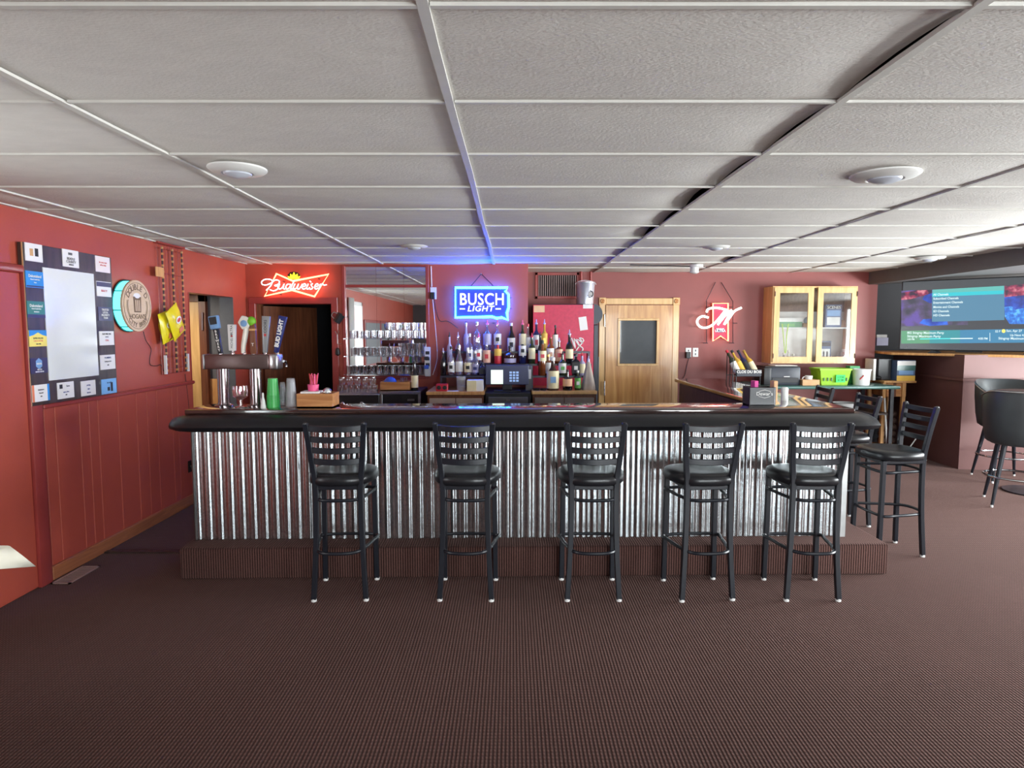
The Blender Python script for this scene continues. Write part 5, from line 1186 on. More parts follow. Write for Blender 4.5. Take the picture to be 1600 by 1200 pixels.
def stick(u0, v0, u1, v1, mat, nm, ang=0):
    p, q = at(u0, v1, FY), at(u1, v0, FY); w, h = q.x - p.x, q.z - p.z; cs, sn = math.cos(ang), math.sin(ang); ex, ey = Vector((cs, 0, sn)), Vector((-sn, 0, cs))
    return MB().prism([(-w / 2, -h / 2), (w / 2, -h / 2), (w / 2, h / 2), (-w / 2, h / 2)], ((p.x + q.x) / 2, FY - .002, (p.z + q.z) / 2), ex, ey, Y_ * .002).build(nm, mat, fr)
M('sticker_tan', srgb(225, 190, 150), .6); stick(834, 477.5, 851, 488, 'sticker_tan', 'sticker'); stick(911, 475.5, 926, 482, 'lab_white', 'sticker')
n_ = stick(905, 495, 917.5, 516, 'paper', 'note', .14); 
zz = [at(u, v, FY - .003) for u, v in ((893, 528), (899, 545), (897, 529), (906, 542), (901, 530), (911, 536), (905, 528), (912, 532), (900, 548), (906, 552), (911, 545), (906, 541))]
MB().tube(smoothpath(zz, 3), .008, 5).build('white_scribble', 'lab_white', fr)
bu = at(914, 475, FY + .12); bu.z = a.z
bk = thing('ice_bucket', 'galvanised metal bucket with a round printed emblem standing on the red cooler', 'bucket', bu)
hB = at(914, 441, FY + .12).z - a.z; px = (FY + .12) / 1020
M('bucket_metal', srgb(185, 188, 200), .35, .6)
MB().lathe([(12.5 * px, 0), (12.7 * px, .01), (15 * px, hB - .02), (15.8 * px, hB - .01), (15.8 * px, hB), (14.6 * px, hB), (12 * px, .015), (.001, .015)], bu, 28).build('pail', 'bucket_metal', bk)
hp = [bu + Vector((15.8 * px * math.cos(t_), 15.8 * px * math.sin(t_) * .4 - .06, hB - .03 + .05 * math.sin(t_ * 1.0))) for t_ in [PI * k / 12 for k in range(13)]]
MB().tube(hp, .004, 6).build('bail_handle', 'white_plastic', bk)
em = bu + Vector((.045, -.093, hB * .45)); MB().lathe([(.042, 0), (.042, -.004), (.03, -.005)], em, 20, 'y').build('emblem', 'ink', bk); MB().lathe([(.03, -.0055), (.016, -.007)], em, 16, 'y').build('emblem_centre', 'lab_white', bk)
for k in range(3): MB().box(em.x - .03 , em.x + .03, em.y - .009, em.y - .007, em.z - .02 + .018 * k, em.z - .013 + .018 * k).build('emblem_line', 'ink', bk)
# ================================================================== right part of the room
# glazed wall cabinet
CY = YD - .32
ka, kb = at(1205, 568, CY), at(1342, 447, CY); kx0, kx1, kz0_, kz1_ = ka.x, kb.x, ka.z, kb.z
gc = thing('glass_cabinet', 'maple wall cabinet with two glazed doors beside the M neon sign', 'cabinet', ((kx0 + kx1) / 2, (CY + YD) / 2, kz0_))
T_ = .02
for q in ((kx0, kx0 + T_, kz0_, kz1_), (kx1 - T_, kx1, kz0_, kz1_)): MB().box(q[0], q[1], CY + .02, YD, q[2], q[3]).build('side', 'maple', gc)
for z in (kz0_, kz1_ - T_): MB().box(kx0 + T_, kx1 - T_, CY + .02, YD, z, z + T_).build('top' if z > kz0_ else 'bottom', 'maple', gc)
MB().box(kx0 + T_, kx1 - T_, YD - .012, YD, kz0_ + T_, kz1_ - T_).build('back_panel', 'lab_white', gc)
M('upper_panel', srgb(120, 96, 76), .7, var=.2, scale=40); zp = at(1270, 487, YD).z
MB().box(kx0 + T_, kx1 - T_, YD - .02, YD - .012, zp, kz1_ - T_).build('upper_panel', 'upper_panel', gc)  # brown panel across the upper part of the cabinet back
shz = at(1270, 511.5, CY + .1).z; MB().box(kx0 + T_, kx1 - T_, CY + .05, YD - .012, shz - .016, shz).build('shelf', 'lab_white', gc)
for u0, u1 in ((1207, 1272.5), (1274.5, 1340.5)):
    a, b = at(u0, 566, CY), at(u1, 449, CY); d = MB(); w = .068
    d.box(a.x, a.x + w, CY, CY + .02, a.z, b.z).box(b.x - w, b.x, CY, CY + .02, a.z, b.z).box(a.x + w, b.x - w, CY, CY + .02, a.z, a.z + w).box(a.x + w, b.x - w, CY, CY + .02, b.z - w, b.z)
    d = d.build('door', 'maple', gc, smooth=False); MB().box(a.x + w, b.x - w, CY + .008, CY + .012, a.z + w, b.z - w).build('pane', 'pane_glass', d)
    xh = a.x + .004 if u0 < 1250 else b.x - .004
    for z in (a.z + .08, b.z - .08): MB().tube([(xh, CY - .006, z - .03), (xh, CY - .006, z + .03)], .006, 6).build('hinge', 'brown_metal', d)
def inbox(name, u0, v0, u1, v1, Y, d, mat, label, cat, z=None, print_=None, bev=.003):
    a, b = at(u0, v1, Y), at(u1, v0, Y); z = a.z if z is None else z
    o = thing(name, label, cat, ((a.x + b.x) / 2, Y + d / 2, z))
    MB().box(a.x, b.x, Y, Y + d, z, b.z).build('body', mat, o, bev=bev)
    for (s, t0, w, h, mm) in (print_ or []):
        W, Hh = b.x - a.x, b.z - z; MB().box(a.x + s * W, a.x + (s + w) * W, Y - .002, Y, z + t0 * Hh, z + (t0 + h) * Hh).build('printed_panel', mm, o)
    return o, a, b
IY = CY + .09; fzl = kz0_ + T_
M('box_green', srgb(60, 150, 90), .5); M('box_slate', srgb(80, 100, 135), .5); M('lime', srgb(190, 230, 40), .45)
inbox('game_box', 1214, 497, 1254, 511, IY, .14, 'box_green', 'flat green box with a pale lid on the cabinet shelf', 'box', shz, [(0, .6, 1, .4, 'lab_white'), (.2, .1, .5, .3, 'lab_green')])
o, a, b = inbox('game_box', 1289, 476, 1316, 511, IY, .06, 'box_slate', 'upright blue and grey game box on the cabinet shelf', 'box', shz, [(.05, .82, .9, .14, 'ink'), (.1, .1, .8, .35, 'lab_white'), (.1, .5, .8, .25, 'light_blue')])
text('SCENES', .05, ((a.x + b.x) / 2, IY - .004, b.z - .036), X, Z, 'paper', o)
q = at(1262, 511, IY + .05)
gl = thing('snow_globe', 'small blue glass globe on a wooden base on the cabinet shelf', 'ornament', (q.x, IY + .05, shz))
MB().lathe([(.045, 0), (.045, .03), (.03, .04)], (q.x, IY + .05, shz), 14).build('base', 'brown_wood', gl); MB().sphere((q.x, IY + .05, shz + .085), .05, n=14, m=10).build('globe', 'light_blue', gl)
inbox('small_carton', 1256, 505, 1267, 511, IY - .03, .06, 'tan', 'small tan carton at the front of the cabinet shelf', 'box', shz)
inbox('brown_carton', 1303, 500, 1322, 511, IY + .1, .06, 'tan', 'brown carton behind the upright game box', 'box', shz)
lp = [at(u, v, CY + .045) for u, v in ((1222, 506), (1224, 525), (1226, 549), (1228, 549), (1229, 525), (1232, 506))]
tag(MB().tube(smoothpath(lp, 4), .006, 6).build('lanyard', 'lime'), 'bright yellow lanyard hanging from the cabinet shelf', 'lanyard')
inbox('game_box', 1280, 533, 1299, 562, IY, .05, 'box_slate', 'grey picture box standing on the cabinet bottom', 'box', fzl, [(.05, .75, .9, .2, 'ink'), (.1, .12, .8, .5, 'lab_white'), (.3, .15, .12, .35, 'ink'), (.6, .15, .12, .35, 'ink')])
q = at(1311, 560, IY + .04); tr_ = thing('toy_truck', 'small brown wooden toy truck on the cabinet bottom', 'toy', (q.x, IY + .04, fzl))
MB().box(q.x - .07, q.x + .07, IY, IY + .08, fzl + .03, fzl + .07).box(q.x + .0, q.x + .05, IY + .005, IY + .075, fzl + .07, fzl + .12).build('body', 'brown_wood', tr_, bev=.004)
for s in (-.045, .045):
    for yy in (IY - .006, IY + .074): MB().lathe([(.03, 0), (.03, .012)], (q.x + s, yy, fzl + .03), 14, 'y').build('wheel', 'lab_black', tr_)
q = at(1325, 560, IY); tag(MB().lathe([(.05, 0), (.05, .15), (.045, .155), (.001, .155)], (q.x, IY + .05, fzl), 18).build('paper_roll', 'paper'), 'white paper roll at the right of the cabinet bottom', 'roll')
for k, (u, hh_) in enumerate(((1217, .2), (1225, .12), (1233, .16), (1240, .1))):
    q = at(u, 560, IY + .02 * (k % 2)); fg = thing('figurine', ['tall pale figurine at the left of the cabinet bottom', 'short grey figurine under the yellow lanyard', 'pale figurine right of the yellow lanyard', 'smallest figurine on the cabinet bottom'][k], 'figurine', (q.x, IY + .03, fzl), 'figurines in the glass cabinet')
    MB().lathe([(.026, 0), (.026, .012), (.012, .02), (.018, hh_ * .45), (.008, hh_ * .7)], (q.x, IY + .03, fzl), 12).build('body', 'grey_plastic' if k % 2 else 'bone', fg); MB().sphere((q.x, IY + .03, fzl + hh_ * .82), .018, n=10, m=6).build('head', 'bone', fg)
# dark side cabinet, wine rack
sc0 = at(1143, 600, 7.62).x; sc1 = at(1192, 600, 7.62).x; TBZ = .955
o = thing('side_cabinet', 'low black cabinet under the wine bottle rack', 'cabinet', ((sc0 + sc1) / 2, 7.85, 0))
MB().box(sc0, sc1, 7.62, 8.1, 0, TBZ - .02).build('body', 'black_plastic', o, bev=.006); MB().box(sc0 - .01, sc1 + .01, 7.6, 8.12, TBZ - .02, TBZ).build('top', 'dark_laminate', o, bev=.003); MB().box(sc0 + .02, sc1 - .02, 7.605, 7.62, .1, TBZ - .06).build('door', 'black_plastic', o, bev=.003)
RY = 7.72
wr = thing('wine_rack', 'black wire wine rack with a white lettered front plate', 'rack', ((sc0 + sc1) / 2, RY + .1, TBZ))
p0, p1 = at(1151, 588, RY), at(1190, 577.5, RY)
MB().box(p0.x, p1.x, RY, RY + .012, p0.z, p1.z).build('front_plate', 'cooler_black', wr, bev=.002)
text('CLOS DU BOIS', .045, ((p0.x + p1.x) / 2, RY - .002, (p0.z + p1.z) / 2 + .012), X, Z, 'paper', wr, off=.001)
for x in (p0.x - .04, p0.x + .0, p1.x - .01):
    zt_ = at(1142, 558, RY).z if x < p0.x - .01 else p1.z
    MB().tube([(x, RY + .015, TBZ), (x, RY + .015, zt_)], .005, 6).build('upright', 'black_metal', wr); MB().tube([(x, RY + .24, TBZ), (x, RY + .24, zt_ + .06)], .005, 6).build('upright', 'black_metal', wr)
for z in (TBZ + .02, p0.z): 
    for yy in (RY + .015, RY + .24): MB().tube([(p0.x - .04, yy, z), (p1.x - .01, yy, z)], .005, 6).build('cross_wire', 'black_metal', wr)
for k, (u, cap, lm, gm, lab) in enumerate(((1156, 'red', 'lab_white', 'green_glass', 'leaning wine bottle with red cap and white label in the rack'), (1164, 'cap_black', 'lab_yellow', 'gold_glass', 'leaning golden wine bottle in the rack'),
                                     (1174, 'cap_black', 'lab_black', 'navy_glass', 'leaning wine bottle with dark label in the rack'), (1183, 'gold', 'lab_cream', 'gold_glass', 'leaning wine bottle with gold cap and cream label in the rack'))):
    o = bottle(u, 541, 10.5, 0, 'wine', gm, lm, cap, lab, None, (.1, .5), base=p0.z + .008, Y=RY + .09); o['group'] = 'wine bottles in the wire rack'
    o.rotation_euler = (-.30, -.42, 0)
# printer and green table
a, b = at(1193, 606, 7.66), at(1368, 606, 7.66)
M('green_top', srgb(70, 110, 104), .25)
gt = thing('green_table', 'tall table with a dark green top under the glass cabinet', 'table', ((a.x + b.x) / 2, 8.0, 0))
tx0, tx1 = a.x, 4.58
MB().box(tx0, tx1, 7.66, 8.44, TBZ - .035, TBZ).build('table_top', 'green_top', gt, bev=.008, seg=2); MB().box(tx0 + .05, tx1 - .05, 7.75, 8.38, .60, .62).build('lower_shelf', 'dark_laminate', gt)
for x in (tx0 + .06, tx1 - .06):
    for y in (7.74, 8.38): MB().box(x - .02, x + .02, y - .02, y + .02, 0, TBZ - .035).build('leg', 'black_metal', gt)
a, b = at(1193, 598, 7.8), at(1251, 573, 7.8)
pr_ = thing('printer', 'black inkjet printer with white paper on top', 'printer', ((a.x + b.x) / 2, 7.95, TBZ))
MB().box(a.x, a.x + (b.x - a.x) * .2, 7.79, 8.12, TBZ, b.z - .01).build('side_body', 'black_plastic', pr_, bev=.008, seg=2); MB().box(a.x + (b.x - a.x) * .2, b.x, 7.8, 8.12, TBZ, b.z - .008).build('body', 'cooler_black', pr_, bev=.008, seg=2)
MB().box(a.x + .1, b.x - .02, 7.795, 7.802, TBZ + .03, TBZ + .09).build('tray_door', 'black_plastic', pr_, bev=.002); MB().box((a.x + b.x) / 2 + .02, (a.x + b.x) / 2 + .09, 7.792, 7.797, TBZ + .1, TBZ + .108).build('badge', 'lab_white', pr_)
MB().box(a.x + .02, b.x, 7.82, 8.1, b.z - .008, b.z + .004).build('lid', 'black_plastic', pr_, bev=.003)
tag(MB().cbox(((a.x + b.x) / 2 + .07, 7.96, b.z + .008), .27, .2, .006, .03).build('paper_sheets', 'paper'), 'white paper sheets lying on the printer', 'paper')
q = at(1263.5, 593, 7.85); mgb = thing('white_mug', 'small white mug beside the printer', 'mug', (q.x, 7.85, TBZ + .02))
inbox('tan_folder', 1254, 593.5, 1281, 598, 7.76, .16, 'tan', 'flat tan folder box under the white mug', 'box', TBZ)
MB().lathe([(.036, 0), (.044, .075), (.041, .075), (.033, .006), (.001, .006)], (q.x, 7.85, TBZ + .038), 16).build('body', 'white_plastic', mgb); MB().tube(smoothpath([(q.x - .04, 7.85, TBZ + .1), (q.x - .07, 7.85, TBZ + .09), (q.x - .07, 7.85, TBZ + .06), (q.x - .038, 7.85, TBZ + .05)], 3), .006, 6).build('handle', 'white_plastic', mgb)
mgb.location.z = TBZ + .038; [setattr(ch, 'location', (0, 0, -.018)) for ch in mgb.children]
# lime basket with note
M('lime_basket', srgb(150, 200, 40), .45); M('neon_note', srgb(60, 235, 110), .6)
a, b = at(1281, 597, 7.8), at(1331, 576, 7.8); bx = (a.x + b.x) / 2; hw = (b.x - a.x) / 2; hb_ = b.z - TBZ
bs_ = thing('lime_basket', 'lime green plastic basket with a bright green note on its front', 'basket', (bx, 7.92, TBZ))
vs = []
for z, k in ((0, .82), (hb_ - .02, .98), (hb_ - .02, 1.03), (hb_, 1.03), (hb_, .96), (.008, .79)):
    for sx_, sy_ in ((-1, -1), (1, -1), (1, 1), (-1, 1)): vs.append((bx + sx_ * hw * k, 7.94 + sy_ * .14 * k, TBZ + z))
fs = [(4 * i + j, 4 * i + (j + 1) % 4, 4 * i + 4 + (j + 1) % 4, 4 * i + 4 + j) for i in range(5) for j in range(4)] + [(0, 3, 2, 1), (20, 21, 22, 23)]
MB().add(vs, fs).build('basket', 'lime_basket', bs_, smooth=False)
MB().box(bx + .0, bx + .11, 7.79, 7.794, TBZ + .035, TBZ + .125).build('note', 'neon_note', bs_); text('5 FOR', .03, (bx + .055, 7.788, TBZ + .095), X, Z, 'ink', bs_); text('$1.00', .03, (bx + .055, 7.788, TBZ + .062), X, Z, 'ink', bs_)
for k in range(7):
    x = bx - hw * .72 + k * hw * .24
    if bx - .01 < x < bx + .12: continue
    MB().box(x - .004, x + .004, 7.80, 7.812, TBZ + .05, TBZ + .09).build('slot', 'green_top', bs_)
inbox('green_carton', 1327, 572, 1344, 597, 7.98, .1, 'box_green', 'green carton between the lime basket and the white pail', 'box', TBZ)
q = at(1348.5, 597, 7.82); pw = thing('white_pail', 'white plastic pail with a red stripe on the green table', 'bucket', (q.x, 7.86, TBZ)); hp_ = at(1348, 577, 7.8).z - TBZ; r_ = 13.5 * 7.85 / 1020
MB().lathe([(r_ * .85, 0), (r_ * .97, hp_ - .015), (r_ * 1.04, hp_ - .015), (r_ * 1.04, hp_), (r_ * .95, hp_), (r_ * .82, .008), (.001, .008)], (q.x, 7.86, TBZ), 24).build('pail', 'white_plastic', pw)
MB().tube([(q.x - r_ * .6, 7.86 - r_ * .78, TBZ + .07), (q.x - r_ * .25, 7.86 - r_ * .95, TBZ + .12)], .007, 5).build('stripe', 'ink_red', pw)
q = at(1321, 632, 7.95); tag(MB().lathe([(.05, 0), (.12, .06), (.15, .11), (.14, .11), (.05, .01), (.001, .01)], (q.x, 7.95, .62), 20).build('white_bowl', 'white_plastic'), 'white bowl on the lower shelf of the green table', 'bowl')
# work bench with box and black case
BZ = .985; w0, w1 = 4.62, at(1431, 592, 8.1).x
be = thing('work_bench', 'narrow pine bench with a drawer box right of the green table', 'bench', ((w0 + w1) / 2, 8.28, 0))
MB().box(w0, w1, 8.08, 8.48, BZ - .025, BZ).build('bench_top', 'pine', be, bev=.003); MB().box(w0 + .06, w1 - .1, 8.12, 8.46, BZ - .2, BZ - .03).build('drawer_box', 'oak_box', be, bev=.003); MB().box((w0 + w1) / 2 - .06, (w0 + w1) / 2 - .03, 8.11, 8.12, BZ - .2, BZ - .03).build('divider', 'brown_wood', be)
for x in (w0 + .02, w1 - .14): 
    for y in (8.12, 8.44): MB().box(x - .02, x + .02, y - .02, y + .02, 0, BZ - .025).build('leg', 'pine', be)
MB().box(w0 + .04, w1 - .16, 8.15, 8.42, .14, .16).build('lower_shelf', 'pine', be)
inbox('black_case', 1371, 560, 1394, 592, 8.2, .18, 'black_plastic', 'upright black case on the pine bench', 'case', BZ, None, .01)
inbox('paper_binder', 1364, 561, 1369.5, 592, 8.15, .2, 'lab_white', 'thin white binder standing left of the black case', 'binder', BZ)
o, a, b = inbox('photo_box', 1401, 563, 1431, 592, 8.1, .16, 'box_slate', 'box printed with a landscape picture on the pine bench', 'box', BZ, [(0, .75, 1, .22, 'lab_white'), (0, .5, 1, .25, 'green_top'), (.1, .3, .8, .2, 'light_blue'), (0, 0, 1, .25, 'lab_yellow')])
q = at(1364, 590, 8.02); tag(MB().sphere((4.6, 8.2, BZ + .03), .05, .06, .03, 10, 6).build('black_pouch', 'black_plastic'), 'small black pouch at the left end of the pine bench', 'pouch')
a, b = at(1367, 540, 8.88), at(1386, 524, 8.88)
lh = thing('letter_holder', 'clear grey plastic holder on the dark corner wall', 'holder', ((a.x + b.x) / 2, 8.87, a.z))
MB().box(a.x, b.x, 8.84, 8.9, a.z, b.z - .03).build('pocket', 'frost_glass', lh, bev=.004); MB().box(a.x + .01, b.x - .01, 8.86, 8.9, b.z - .03, b.z + .01).build('leaflets', 'lab_white', lh)
for k, (u, m_, lab) in enumerate(((1384, 'white_plastic', 'white broom stick leaning under the pine bench'), (1390, 'tan', 'tan broom stick leaning under the pine bench'))):
    a, b = at(u - 2, 622, 8.06), at(u + 3, 694, 8.02)
    o = thing('broom', lab, 'broom', (b.x, 8.0, 0)); MB().tube([a, Vector((b.x, 8.02, .12))], .011, 8).build('stick', m_, o); MB().prism([(-.1, 0), (.1, 0), (.06, .12), (-.06, .12)], (b.x, 8.0, .001), X, Z, Y_ * .04).build('brush', 'brown_wood', o)
M('dark_brown', srgb(70, 48, 40), .7, var=.25, scale=20)
for k, (x, z0) in enumerate(((4.74, .16), (4.86, .16))):
    q = MB()
    for j in range(5): q.sphere((x, 8.28, z0 + .05 + .085 * j), .055 - .004 * (j % 2), .06, .05, 10, 6)
    tag(q.build('rope_coil', 'dark_brown'), ['dark brown coil of rope on the left of the bench shelf', 'dark brown coil of rope on the right of the bench shelf'][k], 'rope', 'rope coils under the bench')
rc_ = random.Random(9)
c0 = atz(1449, 716, .012); c0.x = min(c0.x, 5.0)
for k in range(3):
    pts = [c0 + Vector((rc_.uniform(-.3, .12), rc_.uniform(-.18, .18), .004 + .012 * rc_.random())) for j in range(7)]
    if k == 0: pts.insert(0, Vector((5.02, 8.0, .3)))
    o = MB().tube(smoothpath(pts, 5), .007, 6).build('loose_cable', 'white_plastic' if k != 1 else 'black_plastic'); tag(o, ['white cable hanging from the bench onto the carpet', 'black cable in the tangle on the carpet', 'white cable lying loose in the tangle on the carpet'][k], 'cable', 'tangled cables on the carpet')
# ---- television on its shelf
A = at(1406, 545, 8.1); Bp = at(1600, 546, 7.28); ex = Vector((Bp.x - A.x, Bp.y - A.y, 0)).normalized(); nrm = ex.cross(Z); nrm = nrm if nrm.y < 0 else -nrm
TW = 1.52; tz0 = A.z; tz1 = at(1406, 441, A.y).z
def tvp(u, v, off=0):
    d = ray(u, v); o = Vector((0, 0, H)); t = (A - o).dot(nrm) / d.dot(nrm); p = o + d * t; return ((p - A).dot(ex), p.z)
sh_ = [(4.80, 8.32), (6.1, 6.92), (6.5, 7.2), (6.5, 8.85), (5.0, 8.85)]
tag(MB().prism([(A.x - .1, A.y - .02 + .02), ((A + ex * TW).x + .1, (A + ex * TW).y - .12), (7.1, 7.4), (7.1, 8.88), (A.x, 8.88)], (0, 0, tz0 - .075), X, Y_, (0, 0, .03)).build('tv_shelf', 'pine', bev=.003), 'pine corner shelf board under the large television', 'shelf')
tv = thing('television', 'large flat television showing a channel menu', 'television', A + ex * TW / 2)
M('tv_black', srgb(28, 29, 32), .3); M('tv_screen', srgb(30, 32, 36), .18, emit=(.06, .065, .07), es=1.0)
fr0 = A + nrm * 0
MB().prism([(-.012, -.012), (TW + .012, -.012), (TW + .012, tz1 - tz0 + .012), (-.012, tz1 - tz0 + .012)], A - nrm * .05, ex, Z, nrm * .045).build('housing', 'tv_black', tv, bev=.004)
scr = MB().prism([(0, 0), (TW, 0), (TW, tz1 - tz0), (0, tz1 - tz0)], A - nrm * .006, ex, Z, nrm * .004).build('screen', 'tv_screen', tv)
for s in (.3, 1.2): MB().prism([(s, -.045), (s + .12, -.045), (s + .08, -.012), (s + .04, -.012)], A - nrm * .14, ex, Z, nrm * .2).build('foot', 'tv_black', tv)
MB().prism([(TW * .38, -.028), (TW * .55, -.028), (TW * .55, -.012), (TW * .38, -.012)], A - nrm * .02, ex, Z, nrm * .025).build('sensor_bar', 'tv_black', tv)
def tvpoly(pts, mat, lvl, nm='screen_print'):
    g = [tvp(1400 + a / 8, 420 + b / 8) for a, b in pts]; g = [(s, z - tz0) for s, z in g]
    MB().prism(g, A + nrm * (-.002 + .0006 * lvl), ex, Z, nrm * .0005).build(nm, mat, scr)
E_ = lambda n, c, s=1: M(n, (.02, .02, .02), .3, emit=c, es=s, var=.02)
def noisy(name, c1, c2, c3, sc_, s):
    m, n, p = nt(name); tc_ = n.nodes.new('ShaderNodeTexCoord'); nz = n.nodes.new('ShaderNodeTexNoise'); nz.inputs['Scale'].default_value = sc_; nz.inputs['Detail'].default_value = 5
    n.links.new(tc_.outputs['Object'], nz.inputs['Vector']); cr = n.nodes.new('ShaderNodeValToRGB'); e = cr.color_ramp.elements; e[0].position = .38; e[0].color = (*c1, 1); e[1].position = .66; e[1].color = (*c3, 1); q = cr.color_ramp.elements.new(.52); q.color = (*c2, 1)
    n.links.new(nz.outputs[0], cr.inputs[0]); n.links.new(cr.outputs[0], p.inputs['Emission Color']); p.inputs['Emission Strength'].default_value = s; p.inputs['Base Color'].default_value = (.02, .02, .02, 1)
noisy('tv_red', (.05, .03, .06), (.35, .04, .1), (.7, .25, .3), 14, .8); noisy('tv_blue', (.03, .04, .18), (.03, .07, .42), (.05, .16, .7), 9, .9); noisy('tv_crowd', (.03, .12, .5), (.04, .22, .7), (.12, .45, .8), 30, .9); noisy('tv_violet', (.05, .05, .07), (.09, .07, .14), (.12, .08, .3), 8, 1.0)
E_('tv_panel', (.075, .19, .29)); E_('tv_cyan', (.03, .44, .50)); E_('tv_mint', (.10, .38, .35)); E_('tv_bar1', (.10, .28, .16)); E_('tv_bar2', (.04, .24, .27)); E_('tv_bar3', (.045, .19, .33)); E_('tv_text', (.62, .75, .75)); E_('tv_sun', (.9, .8, .15)); E_('tv_prog', (.1, .7, .7))
tvpoly([(65, 275), (460, 262), (450, 660), (900, 655), (900, 700), (65, 720)], 'tv_violet', 1); tvpoly([(65, 300), (250, 270), (470, 262), (460, 310), (330, 340), (180, 380), (65, 390)], 'tv_red', 2); tvpoly([(360, 330), (460, 300), (460, 420), (420, 430), (330, 380)], 'tv_blue', 3)
tvpoly([(290, 680), (340, 630), (460, 625), (640, 650), (650, 700), (420, 715)], 'tv_blue', 2)
tvpoly([(1350, 215), (1700, 180), (1700, 320), (1500, 340), (1355, 355)], 'tv_red', 1); tvpoly([(1355, 355), (1500, 340), (1700, 320), (1700, 500), (1355, 510)], 'tv_blue', 1); tvpoly([(1355, 480), (1440, 465), (1490, 510), (1600, 490), (1700, 500), (1700, 690), (1420, 690), (1360, 600)], 'tv_crowd', 2)
tvpoly([(450, 262), (1355, 212), (1355, 640), (450, 662)], 'tv_panel', 4, 'menu_panel'); tvpoly([(460, 262), (1350, 213), (1350, 270), (460, 305)], 'tv_mint', 5, 'menu_highlight'); tvpoly([(455, 305), (1350, 270), (1345, 315), (452, 350)], 'tv_cyan', 5, 'menu_highlight')
tvpoly([(65, 775), (420, 770), (420, 932), (65, 935)], 'tv_bar1', 4, 'info_bar'); tvpoly([(420, 770), (800, 765), (800, 930), (420, 932)], 'tv_bar2', 4, 'info_bar'); tvpoly([(800, 765), (1750, 748), (1750, 922), (800, 930)], 'tv_bar3', 4, 'info_bar')
tvpoly([(300, 872), (680, 867), (680, 877), (300, 883)], 'tv_prog', 5, 'progress_bar'); tvpoly([(680, 867), (960, 864), (960, 876), (680, 878)], 'tv_text', 5, 'progress_bar'); tvpoly([(1171, 800), (1177, 800), (1177, 905), (1171, 905)], 'tv_text', 5, 'divider'); 
tvpoly([(1345 + 24 * math.cos(k * PI / 6), 778 + 24 * math.sin(k * PI / 6)) for k in range(12)], 'tv_sun', 6, 'sun_symbol')
def tvtext(s, x, y, px_h):
    p = tvp(1400 + x / 8, 420 + y / 8); q = A + ex * p[0] + Z * (p[1] - tz0) + nrm * .003
    text(s, px_h * 8 / 1020, q, ex, Z, 'tv_text', scr, align='LEFT', depth=.0006, off=.0006, sx=.84)
for s, y in (('All Channels', 325), ('Subscribed Channels', 375), ('Entertainment Channels', 425), ('Movies and Channels', 480), ('SD Channels', 532), ('HD Channels', 583)): tvtext(s, 466, y, 4.6)
tvtext('802 Stingray Maximum Party', 140, 800, 5.0); tvtext('Stingray Maximum Party', 140, 843, 5.4); tvtext('3:00 PM', 140, 882, 3.6); tvtext('4:00 PM', 1026, 873, 4.2); tvtext('52 F', 1240, 783, 4.2); tvtext('Sun, Apr 27', 1380, 776, 4.4); tvtext('Up Next 4:00', 1425, 830, 4.2); tvtext('Stingray Maximum', 1280, 870, 4.8)
# ---- barrel stools and round table
def barrel_stool():
    r = thing('barrel_stool', '', 'stool', (0, 0, 0), 'black barrel back stools')
    n = 26; vs = []; prf_ = [(.22, .57, 0), (.265, .60, 0), (.285, .72, 0), (.30, .85, 0), (.305, 1, 1), (.298, 1.02, 1), (.285, 1.0, 1), (.262, .85, 0), (.25, .77, 0)]
    for (rad, z, topf) in prf_:
        for i in range(n + 1):
            a = -PI / 2 + (i / n - .5) * 2 * PI * .80; f = abs(i / n - .5) * 2
            top_ = 1.075 - .20 * max(0, (f - .35) / .65) ** 1.5
            zz = z if not topf else top_ - (1.02 - z) * 1
            if not topf and z > .8: zz = .77 + (top_ - .77) * .4
            vs.append((rad * math.cos(a), rad * math.sin(a), zz))
    m_ = n + 1; K = len(prf_)
    fs = [(k * m_ + i, k * m_ + i + 1, ((k + 1) % K) * m_ + i + 1, ((k + 1) % K) * m_ + i) for k in range(K) for i in range(n)] + [tuple(k * m_ for k in range(K)), tuple(k * m_ + n for k in range(K))[::-1]]
    MB().add(vs, fs).build('barrel_back', 'barrel_vinyl', r, ang=60)
    MB().lathe([(.2, .565), (.25, .585), (.262, .64), (.262, .72), (.24, .755), (.15, .77), (.001, .772)], (0, .01, 0), 26).build('seat', 'barrel_vinyl', r, ang=50)
    MB().tube([(.306 * math.cos(-PI / 2 + (i / 26 - .5) * 2 * PI * .8), .306 * math.sin(-PI / 2 + (i / 26 - .5) * 2 * PI * .8), 1.075 - .20 * max(0, (abs(i / 26 - .5) * 2 - .35) / .65) ** 1.5 - .01) for i in range(27)], .006, 6).build('piping', 'steel', r)
    for k in range(4):
        a = PI / 4 + k * PI / 2; MB().tube([(.3 * math.cos(a), .3 * math.sin(a), .02), (.19 * math.cos(a), .19 * math.sin(a), .58)], [.013, .024], 8).build('leg', 'black_metal', r); MB().lathe([(.012, 0), (.012, .022)], (.302 * math.cos(a), .302 * math.sin(a), 0), 8).build('foot_glide', 'white_plastic', r)
    rr = .262; MB().tube([(rr * math.cos(2 * PI * k / 32), rr * math.sin(2 * PI * k / 32), .27) for k in range(32)], .010, 8, True).build('foot_ring', 'chrome', r)
    return r
M('barrel_vinyl', srgb(62, 66, 68), .38, var=.06)
bst = barrel_stool()
put(bst, (4.68, 5.95, 0), math.radians(-28), 'dark grey barrel-back bar stool with chrome foot ring, nearest at the right edge', first=True)
put(bst, (5.33, 6.97, 0), math.radians(170), 'dark grey barrel-back bar stool behind the round table, cut by the right edge')
rt_ = thing('round_table', 'round high table with dark top at the right edge', 'table', (5.22, 6.42, 0))
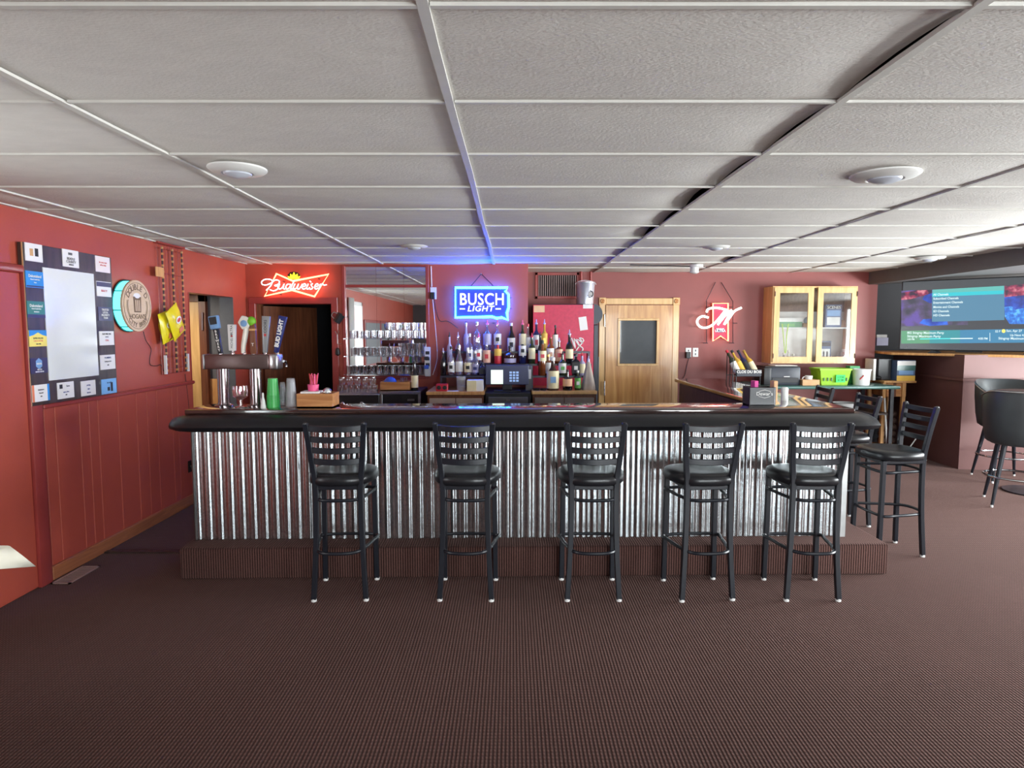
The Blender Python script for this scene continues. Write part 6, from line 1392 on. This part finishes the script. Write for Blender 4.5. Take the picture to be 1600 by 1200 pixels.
MB().lathe([(.36, 0), (.37, .008), (.37, .026), (.36, .034), (.001, .034)], (5.22, 6.42, .97), 40).build('table_top', 'dark_laminate', rt_); MB().lathe([(.03, 0), (.03, .95)], (5.22, 6.42, .02), 14).build('pedestal', 'black_metal', rt_); MB().lathe([(.26, 0), (.26, .012), (.04, .03)], (5.22, 6.42, 0), 28).build('base', 'black_metal', rt_)
# ================================================================== ceiling fixtures
M('fixture_white', srgb(225, 224, 220), .4, var=.02); M('fixture_lens', srgb(200, 204, 214), .3, var=.02)
def disc(u, v, w, label, cat='ceiling light'):
    p = atz(u, v, CEIL - .012); r = w * (p - Vector((0, 0, H))).length / 1020 / 2
    o = thing('ceiling_light', label, cat, (p.x, p.y, CEIL - .045), 'round ceiling lights')
    MB().lathe([(r, .033), (r, .026), (r * .9, .016), (r * .55, .008), (r * .5, .016)], (p.x, p.y, CEIL - .045), 32).build('trim_ring', 'fixture_white', o)
    MB().lathe([(r * .5, .014), (r * .46, .004), (r * .3, -.006), (.001, -.01)], (p.x, p.y, CEIL - .045), 24).build('lens', 'fixture_lens', o)
disc(371, 263, 78, 'round white ceiling light nearest the left wall'); disc(1383, 272, 84, 'round white ceiling light near the right edge'); disc(647, 383, 42, 'small far round ceiling light before the mirror'); disc(1119, 384, 40, 'small far round ceiling light above the bar corner'); disc(1453, 402, 36, 'small far round ceiling light next to the dark header')
p = atz(1088, 412, CEIL)
o = thing('ceiling_fixture', 'small white two-part ceiling fixture with a cord near the door wall', 'ceiling fixture', (p.x, p.y, CEIL - .09))  # small hanging light fixture, left unlit
MB().lathe([(.075, 0), (.075, -.025), (.06, -.03)], (p.x, p.y, CEIL - .012), 20).build('base', 'fixture_white', o); MB().lathe([(.045, -.03), (.05, -.09), (.03, -.1), (.001, -.1)], (p.x - .02, p.y, CEIL - .01), 16).build('lamp_holder', 'fixture_white', o)
MB().tube(smoothpath([(p.x - .05, p.y, CEIL - .03), (p.x - .35, p.y, CEIL - .022), (p.x - .75, p.y - .05, CEIL - .018)], 4), .006, 6).build('cord', 'ink', o)
